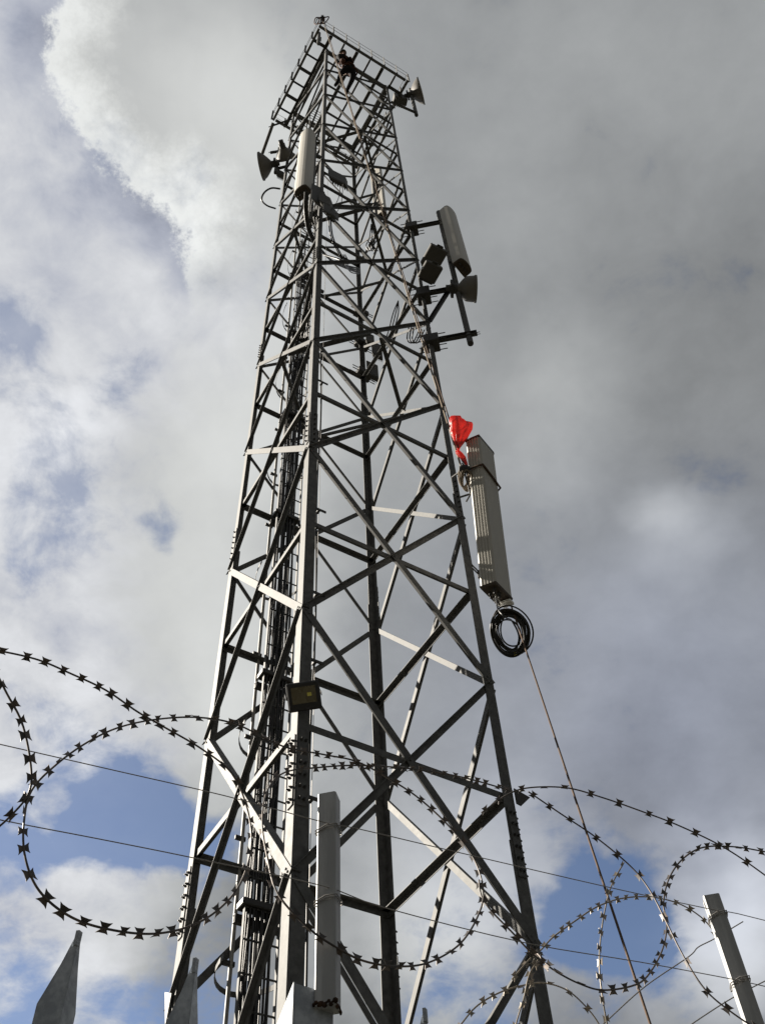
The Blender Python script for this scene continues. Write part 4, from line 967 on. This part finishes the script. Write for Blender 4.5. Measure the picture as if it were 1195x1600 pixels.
def strand(parent, pts, key, m, gap=0.039, start=0.015, scale=1.0, r=0.0021):
    path = spline(pts, 10); MB().tube(path, r, 6).build('strand', m, parent)
    me = barb_mesh(key, m); acc = 0; nxt = start; roll = random.random() * 3
    for i in range(len(path) - 1):
        seg = (path[i + 1] - path[i]); L = seg.length
        while nxt <= acc + L:
            p = path[i] + seg * ((nxt - acc) / L); tx = seg.normalized()
            vw = (p - EYE).normalized(); A = ortho(tx, vw.cross(tx)); roll = random.gauss(0, 0.55)
            B = tx.cross(A); A2 = A * math.cos(roll) + B * math.sin(roll); B2 = tx.cross(A2)
            o = bpy.data.objects.new('barb', me); COL.objects.link(o); o.parent = parent; q = p - BASE[parent]; s = scale * random.uniform(0.72, 0.95)
            o.matrix_local = Matrix(((tx.x * s, A2.x * s, B2.x * s, q.x), (tx.y * s, A2.y * s, B2.y * s, q.y), (tx.z * s, A2.z * s, B2.z * s, q.z), (0, 0, 0, 1)))
            nxt += gap * random.uniform(0.76, 1.28)
        acc += L
def tr(pts):                                     # traced loop; each point carries its own distance off the fence plane
    return [atpl(x, y, FP + FN * o, FN) for x, y, o in pts]
rzl = empty('razor_wire', fpt(-0.3, 2.7), 'dark razor wire coil looping across the left above the pointed pales', 'razor wire', 'razor wire coils on the fence')
strand(rzl, tr([(-150, 1010, -.06), (-70, 1005, -.06), (0, 1017, -.05), (60, 1031, -.04), (110, 1052, -.03), (165, 1078, -.02), (215, 1112, -.01), (255, 1135, 0), (315, 1170, .02), (362, 1208, .04), (386, 1262, .05), (393, 1320, .04), (377, 1378, .02), (345, 1418, 0), (300, 1446, -.02), (240, 1459, -.04), (170, 1452, -.06), (110, 1432, -.07), (62, 1392, -.08), (40, 1340, -.08), (38, 1285, -.07), (50, 1235, -.05), (88, 1195, -.03), (135, 1161, 0), (185, 1137, .02), (245, 1124, .05), (310, 1121, .08), (370, 1132, .11), (442, 1166, .14), (506, 1179, .16), (560, 1191, .17), (620, 1224, .17), (660, 1252, .16), (705, 1295, .14), (740, 1342, .12), (755, 1392, .10), (746, 1432, .08), (718, 1475, .06), (672, 1503, .04), (625, 1510, .02), (570, 1502, 0), (525, 1480, -.01), (480, 1448, -.02), (434, 1396, 0), (418, 1340, .03), (410, 1285, .06), (418, 1235, .10), (445, 1207, .13), (500, 1199, .16), (560, 1196, .19), (640, 1201, .22), (720, 1214, .25), (800, 1236, .28)]), 'dark', M['razor'])
strand(rzl, tr([(-40, 1010, -.10), (-10, 1045, -.10), (12, 1085, -.09), (35, 1130, -.08), (48, 1190, -.07), (47, 1235, -.06), (22, 1270, -.05), (-20, 1305, -.03), (-80, 1330, 0)]), 'dark', M['razor'])
rzr = empty('razor_wire', fpt(0.9, 2.7), 'dark razor wire coil between the tower and the far right fence post', 'razor wire', 'razor wire coils on the fence')
GR = 0.066
strand(rzr, tr([(560, 1500, .02), (600, 1320, .2), (690, 1310, .22), (752, 1270, .22), (790, 1243, .20), (825, 1231, .18), (885, 1231, .14), (940, 1246, .11), (1000, 1267, .08), (1060, 1290, .05), (1130, 1324, .02), (1195, 1368, 0), (1260, 1420, -.02)][3:]), 'dark', M['razor'], gap=GR)
strand(rzr, tr([(825, 1237, .10), (875, 1271, .10), (930, 1308, .09), (985, 1354, .08), (1015, 1392, .06), (1040, 1440, .04), (1066, 1492, .01), (1100, 1545, -.01), (1140, 1580, -.03), (1190, 1612, -.05), (1250, 1640, -.05)]), 'dark', M['razor'], gap=GR)
strand(rzr, tr([(1260, 1345, .02), (1195, 1331, .04), (1145, 1323, .05), (1098, 1324, .06), (1066, 1342, .07), (1045, 1372, .08), (1036, 1410, .08), (1041, 1448, .08), (1033, 1487, .07), (1010, 1526, .06), (985, 1541, .05), (940, 1547, .05), (905, 1537, .06), (875, 1522, .07), (855, 1508, .09), (838, 1488, .12), (815, 1455, .14), (775, 1425, .15), (750, 1395, .15), (760, 1380, .16)][:16]), 'dark', M['razor'])
strand(rzr, tr([(612, 1224, .18), (650, 1262, .16), (695, 1297, .14), (733, 1335, .12), (748, 1375, .11), (752, 1400, .10), (768, 1424, .09), (800, 1457, .08), (828, 1487, .08), (850, 1505, .09)][4:]), 'dark', M['razor'])
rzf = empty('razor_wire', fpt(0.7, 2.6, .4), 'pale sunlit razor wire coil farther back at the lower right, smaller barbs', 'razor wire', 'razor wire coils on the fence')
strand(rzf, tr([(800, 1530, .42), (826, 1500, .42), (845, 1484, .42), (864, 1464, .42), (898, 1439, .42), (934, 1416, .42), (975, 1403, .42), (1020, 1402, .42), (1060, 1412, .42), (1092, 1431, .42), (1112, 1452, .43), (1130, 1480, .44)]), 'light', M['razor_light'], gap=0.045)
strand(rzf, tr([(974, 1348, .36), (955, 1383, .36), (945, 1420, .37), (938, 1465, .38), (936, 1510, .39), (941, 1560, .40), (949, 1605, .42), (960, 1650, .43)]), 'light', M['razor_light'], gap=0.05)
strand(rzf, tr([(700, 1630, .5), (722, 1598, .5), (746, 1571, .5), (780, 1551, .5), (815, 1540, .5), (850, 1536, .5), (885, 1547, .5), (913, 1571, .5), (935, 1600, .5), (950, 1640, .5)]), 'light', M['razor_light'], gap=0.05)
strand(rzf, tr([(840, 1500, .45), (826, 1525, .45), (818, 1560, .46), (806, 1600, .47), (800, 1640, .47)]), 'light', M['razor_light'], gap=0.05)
for pts, lab in (([(930, 1612, .5), (954, 1589, .5), (1009, 1540, .5), (1075, 1495, .5), (1090, 1480, .5), (1115, 1467, .5), (1160, 1440, .5)], 'slack thin wire crossing behind the far fence post, the upper one'), ([(1060, 1615, .5), (1092, 1592, .5), (1144, 1559, .5), (1200, 1530, .5)], 'slack thin wire crossing behind the far fence post, the lower one')):
    m_ = MB(); m_.tube(spline(tr(pts), 6), 0.0018, 5); thing(m_, 'loose_wire', M['wire'], lab, 'wire', 'slack wires behind the far post')
SC.cycles.max_bounces = 4
